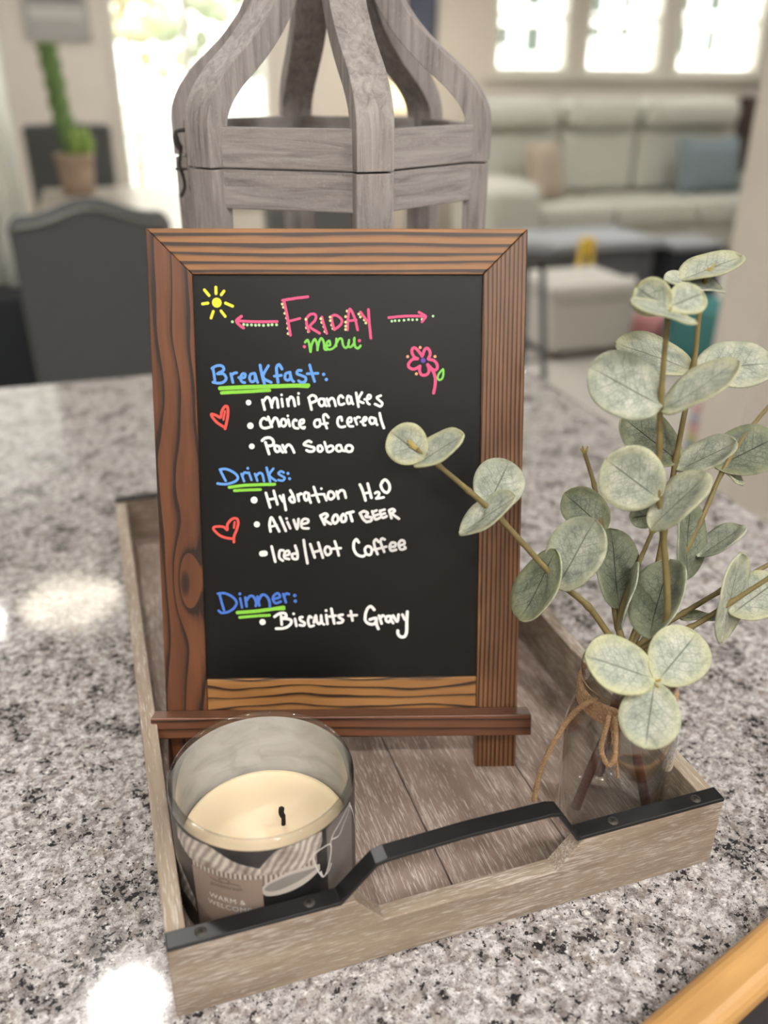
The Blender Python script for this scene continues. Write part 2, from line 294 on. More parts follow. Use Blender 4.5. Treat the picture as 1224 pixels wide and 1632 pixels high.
STROKES = [
 ('sun_drawing','yellow sun in the corner of the board','yellow',[(6.38,[(-77.9,317.1),(-77.9,317.0)]),(1.96,[(-85.5,325.0),(-82.7,321.6)]),(1.96,[(-78.2,326.7),(-78.2,322.8)]),(1.96,[(-73.1,324.3),(-74.9,322.0)]),(1.96,[(-87.0,316.3),(-83.6,316.8)]),(1.96,[(-72.3,316.8),(-67.9,314.9)]),(1.87,[(-80.3,311.6),(-81.9,307.5)]),(1.87,[(-75.4,311.9),(-72.8,308.5)])]),
 ('arrow_drawing','pink arrow pointing left','pink',[(1.78,[(-39.6,305.2),(-42.1,305.2),(-45.6,305.1),(-49.5,305.1),(-53.2,305.1),(-56.7,305.2),(-60.3,305.4),(-63.5,305.6),(-65.7,305.8)]),(1.87,[(-62.4,308.5),(-63.1,308.0),(-64.2,307.3),(-65.2,306.5),(-65.7,305.8),(-65.6,305.0),(-65.0,304.2),(-64.3,303.5),(-63.6,302.9),(-63.0,302.3),(-62.3,301.8),(-61.7,301.5),(-61.3,301.2)])]),
 ('dotted_line','pale green dots under the arrow that points left','mint',[(1.87,[(-68.3,305.1),(-68.3,305.1)]),(1.88,[(-61.1,303.4),(-61.1,303.4)]),(1.88,[(-58.8,303.1),(-58.8,303.1)]),(1.88,[(-56.1,303.1),(-56.1,303.1)]),(1.88,[(-53.5,302.9),(-53.5,302.9)]),(1.88,[(-51.2,303.0),(-51.2,303.0)]),(1.88,[(-48.4,302.8),(-48.4,302.8)]),(1.88,[(-45.3,303.0),(-45.3,303.0)]),(1.88,[(-42.9,303.2),(-42.9,303.2)]),(1.88,[(-40.0,303.2),(-40.0,303.2)])]),
 ('arrow_drawing','pink arrow pointing right','pink',[(1.67,[(32.3,307.7),(33.8,307.8),(35.8,308.0),(38.1,308.3),(40.3,308.4),(42.4,308.6),(44.5,308.7),(46.6,308.7),(48.6,308.7),(50.7,308.7),(52.8,308.5),(54.7,308.4),(56.0,308.3)]),(1.67,[(51.8,311.1),(52.3,310.8),(52.9,310.5),(53.6,310.1),(54.2,309.7),(54.8,309.4),(55.5,309.1),(56.0,308.8),(56.2,308.3),(55.9,307.6),(55.1,306.6),(54.4,305.7),(53.8,305.0)])]),
 ('dotted_line','pale green dots under the arrow that points right','mint',[(1.67,[(34.3,305.4),(34.3,305.4)]),(1.67,[(36.4,305.7),(36.4,305.7)]),(1.67,[(39.0,305.8),(39.0,305.8)]),(1.67,[(42.2,306.0),(42.2,306.0)]),(1.67,[(45.1,306.4),(45.1,306.4)]),(1.67,[(47.7,306.3),(47.7,306.3)]),(1.67,[(50.5,306.4),(50.5,306.4)]),(1.67,[(53.8,306.6),(53.8,306.6)]),(1.67,[(60.9,308.6),(60.9,308.6)])]),
 ('heading_lettering','pink word FRIDAY in capitals','pink',[(1.79,[(-35.8,318.5),(-34.4,318.7),(-32.3,319.1),(-29.9,319.4),(-27.7,319.8),(-25.5,320.1),(-23.2,320.3),(-21.1,320.6),(-19.6,320.8)]),(1.79,[(-35.0,318.2),(-34.7,316.8),(-34.2,314.7),(-33.7,312.2),(-33.2,309.5),(-32.7,306.3),(-32.1,302.5),(-31.6,299.0),(-31.2,296.6)]),(1.57,[(-31.6,305.5),(-24.9,307.2)]),(1.68,[(-21.0,307.0),(-20.9,306.3),(-20.8,305.2),(-20.6,304.0),(-20.5,302.9),(-20.2,301.8),(-19.8,300.7),(-19.5,299.7),(-19.2,299.0)]),(1.68,[(-21.0,307.0),(-20.5,307.5),(-19.8,308.3),(-19.1,309.1),(-18.4,309.6),(-17.7,309.9),(-16.9,310.0),(-16.2,310.1),(-15.6,309.9),(-15.1,309.7),(-14.8,309.2),(-14.6,308.7),(-14.5,308.1),(-14.6,307.5),(-14.8,306.9),(-15.2,306.1),(-15.6,305.4),(-16.5,304.6),(-17.5,303.7),(-18.4,302.8),(-18.5,301.9),(-17.5,300.8),(-15.6,299.7),(-13.7,298.6),(-12.4,297.8)]),(1.68,[(-10.8,308.1),(-10.6,307.2),(-10.3,306.0),(-9.9,304.6),(-9.5,303.2),(-9.1,301.7),(-8.6,300.1),(-8.1,298.7),(-7.8,297.7)]),(1.68,[(-4.7,308.4),(-4.6,307.6),(-4.4,306.4),(-4.2,305.2),(-4.0,304.0),(-3.7,302.9),(-3.4,301.8),(-3.0,300.8),(-2.8,300.1)]),(1.68,[(-4.7,308.4),(-4.2,308.6),(-3.6,309.0),(-2.9,309.3),(-2.1,309.3),(-1.4,309.1),(-0.5,308.6),(0.3,308.1),(0.9,307.6),(1.4,307.1),(1.8,306.5),(2.1,306.0),(2.1,305.4),(2.0,304.7),(1.7,304.0),(1.2,303.3),(0.6,302.6),(-0.2,301.9),(-1.2,301.2),(-2.1,300.6),(-2.8,300.1)]),(1.69,[(5.6,299.9),(5.7,301.1),(5.7,302.9),(5.8,304.9),(6.0,306.7),(6.2,308.6),(6.5,310.7),(6.8,312.4),(7.3,313.1),(8.0,312.4),(8.9,310.9),(9.7,308.9),(10.5,307.0),(11.1,305.1),(11.5,303.1),(11.9,301.2),(12.2,299.9)]),(1.57,[(5.4,305.5),(11.3,306.2)]),(1.68,[(14.0,311.2),(14.5,310.7),(15.1,309.8),(15.7,308.9),(16.4,308.1),(17.0,307.3),(17.6,306.5),(18.2,305.8),(18.6,305.4)]),(1.8,[(19.2,312.8),(19.3,311.2),(19.4,309.0),(19.6,306.4),(19.7,304.0),(20.0,301.5),(20.3,298.8),(20.5,296.4),(20.7,294.7)])]),
 ('dotted_line','pale green dots along the letters of FRIDAY','cream_green',[(1.79,[(-36.1,316.2),(-36.1,316.2)]),(1.79,[(-35.4,314.2),(-35.4,314.2)]),(1.79,[(-34.6,310.4),(-34.6,310.4)]),(1.79,[(-33.5,307.4),(-33.5,307.4)]),(1.79,[(-32.9,304.1),(-32.9,304.1)]),(1.79,[(-32.8,300.9),(-32.8,300.9)]),(1.8,[(-32.7,297.6),(-32.7,297.6)]),(1.79,[(-21.1,306.6),(-21.1,306.6)]),(1.8,[(-20.7,304.0),(-20.7,304.0)]),(1.8,[(-20.8,301.3),(-20.8,301.3)]),(1.8,[(-19.6,298.9),(-19.6,298.9)]),(1.8,[(-11.5,307.0),(-11.5,307.0)]),(1.8,[(-10.9,304.7),(-10.9,304.7)]),(1.8,[(-9.7,302.0),(-9.7,302.0)]),(1.8,[(-9.0,298.9),(-9.0,298.9)]),(1.8,[(-5.5,308.0),(-5.5,308.0)]),(1.8,[(-5.4,305.8),(-5.4,305.8)]),(1.8,[(-4.6,303.0),(-4.6,303.0)]),(1.8,[(-3.8,300.8),(-3.8,300.8)]),(1.8,[(5.5,311.8),(5.5,311.8)]),(1.8,[(4.5,308.3),(4.5,308.3)]),(1.8,[(4.5,304.8),(4.5,304.8)]),(1.8,[(4.5,302.3),(4.5,302.3)]),(1.8,[(4.4,300.2),(4.4,300.2)]),(1.8,[(13.0,309.9),(13.0,309.9)]),(1.8,[(14.0,308.1),(14.0,308.1)]),(1.8,[(16.5,306.2),(16.5,306.2)]),(1.8,[(17.5,304.3),(17.5,304.3)])]),
 ('lettering','green script word menu','green',[(1.58,[(-21.8,292.1),(-21.5,292.5),(-21.1,293.0),(-20.7,293.4),(-20.3,293.5),(-20.0,293.4),(-19.8,293.0),(-19.6,292.4),(-19.3,291.6),(-19.1,290.3),(-18.8,288.7),(-18.6,287.1),(-18.4,286.0)]),(1.58,[(-18.4,286.0),(-18.3,286.9),(-18.1,288.2),(-17.9,289.6),(-17.5,290.8),(-17.1,291.8),(-16.6,292.9),(-16.0,293.7),(-15.5,294.1),(-15.1,293.7),(-14.7,292.8),(-14.3,291.8),(-14.1,290.7),(-13.9,289.8),(-13.9,288.7),(-13.9,287.8),(-13.9,287.1)]),(1.58,[(-13.9,287.1),(-13.8,288.0),(-13.6,289.3),(-13.3,290.7),(-13.0,291.9),(-12.6,292.8),(-12.2,293.7),(-11.7,294.4),(-11.2,294.6),(-10.8,294.3),(-10.3,293.5),(-9.9,292.5),(-9.7,291.6),(-9.5,290.6),(-9.5,289.6),(-9.5,288.7),(-9.4,288.0),(-9.1,287.6),(-8.7,287.4),(-8.3,287.4),(-8.0,287.3)]),(1.47,[(-8.0,290.2),(-7.5,290.1),(-6.8,290.0),(-6.2,290.0),(-5.7,290.2),(-5.6,290.8),(-5.7,291.6),(-5.9,292.5),(-6.1,293.0),(-6.5,293.0),(-6.9,292.8),(-7.4,292.3),(-7.7,291.9),(-7.9,291.2),(-8.0,290.5),(-8.1,289.7),(-8.0,289.1),(-7.7,288.5),(-7.4,288.0),(-6.9,287.6),(-6.3,287.4),(-5.7,287.5),(-4.9,287.7),(-4.1,288.1),(-3.5,288.5),(-2.9,289.1),(-2.5,289.8),(-2.1,290.5),(-1.8,291.3),(-1.6,292.1),(-1.6,293.0),(-1.6,293.8),(-1.6,294.3)]),(1.46,[(-1.6,294.3),(-1.8,289.6)]),(1.47,[(-1.8,290.7),(-1.5,291.4),(-1.0,292.4),(-0.5,293.4),(-0.0,294.1),(0.5,294.4),(1.0,294.5),(1.5,294.4),(1.9,294.1),(2.2,293.3),(2.3,292.2),(2.5,291.1),(2.7,290.2),(3.1,289.5),(3.5,289.0),(4.0,288.6),(4.4,288.5),(4.9,288.7),(5.3,289.0),(5.8,289.6),(6.1,290.2),(6.3,291.0),(6.5,291.9),(6.5,292.9),(6.6,293.5)]),(1.47,[(6.1,291.8),(6.1,291.3),(6.2,290.6),(6.2,289.8),(6.4,289.3),(6.7,289.1),(7.2,289.0),(7.6,289.1),(8.1,289.3),(8.5,289.8),(9.0,290.4),(9.5,291.1),(9.8,291.8),(10.0,292.6),(10.1,293.5),(10.1,294.3),(10.1,294.9)]),(1.58,[(9.8,294.0),(9.9,293.2),(10.0,291.9),(10.1,290.6),(10.4,289.6),(10.7,289.0),(11.3,288.5),(11.8,288.3),(12.3,288.2),(12.8,288.5),(13.3,289.0),(13.7,289.5),(14.0,289.9)])]),
 ('dotted_line','two pink dots beside the word menu','pink',[(2.14,[(-22.3,289.3),(-22.3,289.3)]),(2.14,[(13.3,293.1),(13.3,293.1)])]),
 ('flower_drawing','pink five-petal flower with a stem','pink',[(1.92,[(53.9,283.1),(53.6,283.7),(53.1,284.5),(52.5,285.3),(51.9,286.1),(51.3,286.8),(50.7,287.4),(50.1,288.0),(49.5,288.4),(49.0,288.5),(48.5,288.5),(48.1,288.3),(47.7,288.0),(47.5,287.6),(47.3,287.0),(47.3,286.4),(47.3,285.7),(47.5,284.9),(47.9,284.1),(48.3,283.4),(48.7,282.7),(49.4,282.3),(50.2,281.9),(50.9,281.7),(51.1,281.5),(50.7,281.4),(49.9,281.4),(48.8,281.4),(47.9,281.2),(47.2,280.7),(46.4,280.0),(45.8,279.3),(45.3,278.6),(45.1,278.0),(45.0,277.3),(45.1,276.7),(45.3,276.2),(45.8,275.8),(46.5,275.3),(47.3,275.0),(48.0,274.8),(48.6,274.8),(49.2,275.0),(49.8,275.2),(50.4,275.4),(51.0,275.7),(51.6,276.2),(52.2,276.5),(52.6,276.8)]),(1.93,[(52.6,276.8),(52.5,276.3),(52.4,275.5),(52.3,274.6),(52.4,273.8),(52.5,273.1),(52.8,272.4),(53.1,271.7),(53.6,271.3),(54.2,271.0),(55.0,270.9),(55.7,270.9),(56.4,271.1),(57.0,271.3),(57.5,271.7),(57.9,272.1),(58.2,272.6),(58.4,273.3),(58.5,274.0),(58.5,274.7),(58.4,275.4),(58.2,276.2),(57.8,276.9),(57.6,277.6),(57.6,277.8),(58.0,277.4),(58.8,276.6),(59.7,275.7),(60.4,275.0),(61.0,274.6),(61.6,274.3),(62.1,274.2),(62.6,274.2),(63.1,274.4),(63.5,274.8),(63.8,275.3),(63.9,275.8),(64.0,276.4),(63.9,277.2),(63.7,277.9),(63.4,278.6),(63.0,279.1),(62.5,279.7),(61.8,280.2),(61.2,280.5),(60.3,280.8),(59.4,280.9),(58.5,281.1),(58.0,281.3),(58.0,281.8),(58.4,282.4),(58.8,283.0),(59.1,283.7),(59.2,284.4),(59.2,285.1),(59.1,285.8),(58.9,286.5),(58.6,287.0),(58.2,287.6),(57.8,288.0),(57.3,288.2),(56.9,288.2),(56.4,288.1),(55.9,287.7),(55.5,287.2),(55.2,286.5),(54.8,285.4),(54.5,284.4),(54.3,283.7)]),(2.01,[(58.4,276.6),(58.9,276.1),(59.7,275.3),(60.5,274.4),(61.2,273.4),(61.7,272.4),(62.1,271.4),(62.4,270.2),(62.7,269.1),(62.8,267.8),(62.7,266.5),(62.6,265.2),(62.5,263.9),(62.3,262.6),(62.0,261.3),(61.8,260.2),(61.6,259.4)])]),
 ('flower_center','violet dot','violet',[(3.21,[(54.7,280.4),(54.7,280.3)])]),
 ('flower_leaf','green leaf','green',[(1.37,[(67.6,274.8),(67.2,274.3),(66.5,273.7),(65.8,272.9),(65.3,272.2),(64.9,271.6),(64.6,271.0),(64.4,270.4),(64.3,269.9),(64.3,269.3),(64.4,268.7),(64.6,268.2),(64.9,267.9),(65.3,267.8),(65.9,267.9),(66.4,268.1),(66.9,268.5),(67.2,268.9),(67.5,269.6),(67.7,270.3),(67.9,271.0),(67.9,271.9),(67.9,273.0),(67.9,273.9),(67.8,274.6)])]),
 ('flower_dots','orange dots','orange',[(2.0,[(52.7,288.7),(52.7,288.7)]),(2.0,[(44.6,282.9),(44.6,282.9)]),(2.01,[(62.4,282.9),(62.4,282.9)]),(2.01,[(50.3,271.8),(50.3,271.8)])]),
 ('lettering','blue word Breakfast with a colon','blue',[(1.81,[(-81.9,275.9),(-81.7,275.1),(-81.5,273.9),(-81.3,272.7),(-81.1,271.4),(-81.0,270.1),(-80.8,268.6),(-80.7,267.3),(-80.6,266.4)]),(1.81,[(-82.4,275.5),(-81.8,275.9),(-81.0,276.4),(-80.1,276.9),(-79.2,277.2),(-78.3,277.4),(-77.3,277.4),(-76.4,277.3),(-75.7,277.0),(-75.2,276.6),(-74.8,275.9),(-74.6,275.2),(-74.8,274.5),(-75.6,273.8),(-77.1,273.1),(-78.4,272.5),(-79.0,272.1),(-78.6,272.0),(-77.5,272.1),(-76.2,272.2),(-75.2,272.1),(-74.5,271.6),(-73.9,270.8),(-73.5,270.0),(-73.3,269.3),(-73.5,268.6),(-73.8,268.0),(-74.4,267.4),(-75.0,266.9),(-75.7,266.5),(-76.4,266.3),(-77.3,266.1),(-78.2,266.1),(-79.2,266.1),(-80.3,266.3),(-81.3,266.5),(-82.0,266.7)]),(1.81,[(-70.3,272.1),(-69.1,266.5)]),(1.81,[(-70.0,271.0),(-69.7,271.3),(-69.2,271.7),(-68.7,272.1),(-68.2,272.4),(-67.7,272.6),(-67.2,272.7),(-66.8,272.7),(-66.5,272.7)]),(1.81,[(-65.2,269.6),(-64.5,269.6),(-63.5,269.5),(-62.4,269.5),(-61.7,269.6),(-61.2,270.0),(-61.0,270.6),(-60.9,271.3),(-60.9,271.7),(-61.2,272.0),(-61.6,272.2),(-62.2,272.2),(-62.7,272.0),(-63.1,271.6),(-63.6,270.8),(-63.9,270.0),(-64.1,269.3),(-64.1,268.6),(-63.8,267.9),(-63.5,267.3),(-63.1,266.9),(-62.7,266.6),(-62.2,266.5),(-61.7,266.4),(-61.4,266.4)]),(1.81,[(-55.0,272.4),(-55.5,272.3),(-56.2,272.2),(-56.9,272.0),(-57.4,271.7),(-57.8,271.1),(-58.1,270.4),(-58.2,269.6),(-58.2,268.9),(-58.0,268.3),(-57.7,267.6),(-57.3,267.1),(-56.9,266.9),(-56.3,266.9),(-55.7,267.2),(-55.1,267.6),(-54.7,268.2),(-54.6,269.2),(-54.6,270.5),(-54.7,271.6),(-54.6,272.0),(-54.5,271.6),(-54.2,270.5),(-53.9,269.2),(-53.7,268.2),(-53.5,267.6),(-53.3,267.1),(-53.1,266.8),(-53.0,266.5)]),(1.95,[(-51.2,277.5),(-51.0,276.4),(-50.8,274.8),(-50.4,273.0),(-50.1,271.3),(-49.8,269.8),(-49.4,268.2),(-49.0,266.8),(-48.7,265.8)]),(1.81,[(-45.8,277.2),(-46.7,275.8),(-48.0,273.8),(-49.1,271.7),(-49.5,270.0),(-48.7,268.7),(-47.1,267.8),(-45.4,267.0),(-44.3,266.5)]),(1.95,[(-37.1,275.1),(-37.4,275.7),(-37.9,276.6),(-38.4,277.4),(-38.8,277.9),(-39.3,277.8),(-39.8,277.5),(-40.3,277.0),(-40.6,276.1),(-40.7,275.0),(-40.6,273.5),(-40.5,272.0),(-40.4,270.6),(-40.2,269.4),(-40.0,268.2),(-39.9,267.2),(-39.8,266.5)]),(1.82,[(-42.1,270.5),(-37.6,271.0)]),(1.82,[(-31.9,273.0),(-32.5,272.9),(-33.3,272.7),(-34.2,272.4),(-34.8,272.0),(-35.1,271.3),(-35.2,270.4),(-35.3,269.6),(-35.2,268.9),(-34.9,268.4),(-34.4,268.1),(-33.9,267.9),(-33.4,267.8),(-32.9,268.0),(-32.4,268.4),(-32.0,269.0),(-31.7,269.6),(-31.6,270.4),(-31.8,271.5),(-31.9,272.4),(-31.9,272.7),(-31.8,272.1),(-31.6,270.9),(-31.3,269.6),(-31.0,268.5),(-30.6,267.9),(-30.2,267.5),(-29.9,267.2),(-29.6,267.0)]),(1.82,[(-24.6,274.1),(-25.0,274.1),(-25.6,274.2),(-26.2,274.2),(-26.7,274.1),(-27.0,273.7),(-27.4,273.1),(-27.5,272.5),(-27.4,272.0),(-27.0,271.7),(-26.2,271.4),(-25.4,271.2),(-24.6,270.9),(-23.9,270.6),(-23.1,270.3),(-22.3,270.0),(-21.9,269.6),(-21.7,268.9),(-21.7,268.2),(-21.9,267.5),(-22.3,267.0),(-22.7,266.7),(-23.4,266.5),(-24.1,266.4),(-24.7,266.4),(-25.2,266.6),(-25.7,266.9),(-26.2,267.3),(-26.4,267.5)]),(1.82,[(-19.1,277.6),(-18.8,276.6),(-18.5,275.1),(-18.0,273.5),(-17.6,272.0),(-17.2,270.6),(-16.8,269.2),(-16.4,268.0),(-16.1,267.1)]),(1.82,[(-20.8,272.0),(-13.8,272.3)]),(2.24,[(-10.1,271.6),(-10.0,271.5)]),(2.24,[(-8.4,268.3),(-8.4,268.3)])]),
 ('underline','long green line under the word Breakfast','lime',[(2.65,[(-77.6,262.7),(-73.4,262.9),(-67.4,263.2),(-60.4,263.5),(-53.1,263.7),(-44.7,263.9),(-35.1,264.2),(-26.3,264.4),(-20.2,264.5)]),(2.1,[(-28.6,264.2),(-20.6,263.7)])]),
 ('underline','short green line under the word Breakfast','lime',[(2.23,[(-76.6,259.8),(-73.6,260.0),(-69.3,260.2),(-64.5,260.4),(-60.2,260.6),(-56.0,260.8),(-51.8,261.1),(-48.1,261.3),(-45.5,261.4)])]),
 ('heart_drawing','red outlined heart beside choice of cereal','red',[(1.82,[(-75.1,236.5),(-74.8,237.6),(-74.3,239.2),(-73.9,241.0),(-73.5,242.6),(-73.2,244.1),(-73.0,245.5),(-72.9,246.8),(-72.8,247.9),(-72.8,248.9),(-72.9,249.7),(-73.0,250.4),(-73.2,250.9),(-73.5,251.2),(-73.9,251.2),(-74.4,251.2),(-74.8,250.9),(-75.3,250.4),(-75.9,249.7),(-76.4,248.8),(-76.8,248.0),(-77.1,246.9),(-77.2,245.7),(-77.4,244.6),(-77.7,244.0),(-78.2,243.9),(-78.8,244.2),(-79.4,244.6),(-80.1,245.0),(-81.0,245.4),(-82.0,245.8),(-82.9,246.1),(-83.5,246.1),(-83.7,245.8),(-83.6,245.2),(-83.3,244.5),(-82.8,243.7),(-82.2,242.9),(-81.5,242.0),(-80.7,241.1),(-79.7,240.2),(-78.5,239.4),(-77.1,238.5),(-75.8,237.8),(-74.9,237.3)]),(1.39,[(-74.8,248.0),(-76.0,242.4)])]),
 ('bullet','','white',[(3.74,[(-59.3,253.5),(-59.2,253.4)])]),
 ('lettering','white words mini pancakes','white',[(1.82,[(-50.3,255.1),(-48.9,248.9)]),(1.82,[(-49.8,253.5),(-49.5,254.1),(-48.9,255.1),(-48.3,256.0),(-47.7,256.7),(-47.2,256.9),(-46.7,256.9),(-46.3,256.7),(-45.9,256.4),(-45.6,255.9),(-45.3,255.3),(-45.1,254.5),(-44.9,253.7),(-44.6,252.8),(-44.4,251.8),(-44.3,250.9),(-44.1,250.3)]),(1.82,[(-44.1,252.1),(-43.9,253.0),(-43.5,254.2),(-43.1,255.3),(-42.7,256.1),(-42.2,256.4),(-41.7,256.4),(-41.2,256.2),(-40.8,255.6),(-40.5,254.5),(-40.4,252.9),(-40.2,251.3),(-40.1,250.3)]),(1.71,[(-37.7,255.8),(-37.1,251.0)]),(1.82,[(-37.7,258.4),(-37.7,258.3)]),(1.82,[(-34.1,255.6),(-33.4,251.3)]),(1.82,[(-33.6,253.4),(-33.4,254.2),(-32.9,255.3),(-32.4,256.4),(-32.0,257.0),(-31.5,257.1),(-31.0,256.9),(-30.5,256.5),(-30.1,255.8),(-29.8,254.8),(-29.5,253.5),(-29.3,252.2),(-29.1,251.3)]),(1.71,[(-27.0,256.9),(-26.6,252.4)]),(1.82,[(-26.6,259.3),(-26.5,259.2)]),(1.81,[(-20.2,256.4),(-19.8,256.8),(-19.2,257.3),(-18.6,257.8),(-17.9,258.1),(-17.3,258.1),(-16.6,257.9),(-15.9,257.6),(-15.5,257.2),(-15.2,256.6),(-15.0,256.0),(-15.0,255.3),(-15.2,254.7),(-15.9,254.2),(-16.9,253.8),(-17.9,253.4),(-18.5,253.2)]),(1.81,[(-19.7,255.2),(-18.3,248.9)]),(1.71,[(-10.2,255.7),(-10.7,255.7),(-11.4,255.8),(-12.2,255.8),(-12.7,255.7),(-13.1,255.2),(-13.4,254.6),(-13.5,253.8),(-13.5,253.2),(-13.3,252.5),(-12.8,251.9),(-12.3,251.3),(-11.8,251.1),(-11.2,251.2),(-10.6,251.7),(-10.1,252.3),(-9.7,252.9),(-9.7,253.7),(-9.8,254.6),(-10.0,255.4),(-10.1,255.7),(-10.0,255.2),(-9.9,254.3),(-9.7,253.2),(-9.5,252.4),(-9.3,251.9),(-9.0,251.6),(-8.7,251.3),(-8.5,251.2)]),(1.71,[(-8.2,255.9),(-6.6,251.2)]),(1.71,[(-7.5,253.7),(-7.1,254.2),(-6.6,255.0),(-6.0,255.7),(-5.4,256.2),(-5.0,256.3),(-4.5,256.2),(-4.1,255.9),(-3.7,255.4),(-3.3,254.5),(-3.0,253.2),(-2.7,252.0),(-2.5,251.2)]),(1.71,[(2.4,256.6),(2.1,256.9),(1.7,257.4),(1.3,257.8),(0.9,257.9),(0.4,257.7),(-0.0,257.3),(-0.4,256.8),(-0.7,256.1),(-0.8,255.4),(-0.7,254.5),(-0.6,253.6),(-0.4,252.9),(-0.2,252.4),(0.2,252.1),(0.6,252.0),(1.1,251.9),(1.6,252.0),(2.2,252.2),(2.7,252.5),(3.1,252.6)]),(1.71,[(7.1,256.9),(6.9,257.1),(6.4,257.4),(6.0,257.6),(5.6,257.6),(5.4,257.2),(5.1,256.6),(4.9,255.8),(4.9,255.1),(5.0,254.4),(5.2,253.7),(5.5,253.0),(5.8,252.6),(6.3,252.6),(6.8,252.8),(7.3,253.1),(7.6,253.6),(7.7,254.5),(7.6,255.6),(7.4,256.6),(7.4,257.1),(7.5,256.8),(7.7,256.0),(7.9,254.9),(8.1,254.1),(8.3,253.6),(8.5,253.1),(8.7,252.7),(8.9,252.4)]),(1.71,[(10.9,259.6),(12.4,250.6)]),(1.71,[(14.7,259.8),(14.2,258.9),(13.3,257.5),(12.6,256.0),(12.4,254.9),(12.9,254.2),(13.9,253.7),(14.9,253.3),(15.7,253.1)]),(1.61,[(16.4,255.4),(17.1,255.4),(18.0,255.5),(19.0,255.6),(19.7,255.8),(20.1,256.2),(20.4,256.7),(20.5,257.2),(20.5,257.6),(20.2,257.9),(19.8,258.2),(19.4,258.3),(19.0,258.2),(18.6,257.8),(18.3,257.1),(18.1,256.3),(17.9,255.6),(17.9,254.9),(18.0,254.2),(18.2,253.6),(18.4,253.1),(18.7,252.7),(19.1,252.5),(19.4,252.3),(19.7,252.2)]),(1.71,[(27.0,257.8),(26.5,257.6),(25.6,257.3),(24.9,257.0),(24.5,256.6),(24.6,256.1),(25.1,255.6),(25.7,255.1),(26.2,254.6),(26.8,254.1),(27.3,253.7),(27.8,253.3),(28.0,252.8),(28.0,252.3),(27.7,251.6),(27.3,251.1),(26.7,250.8),(25.9,251.0),(24.9,251.5),(23.9,252.0),(23.2,252.3)])]),
 ('bullet','','white',[(4.4,[(-58.5,238.4),(-58.5,238.4)])]),
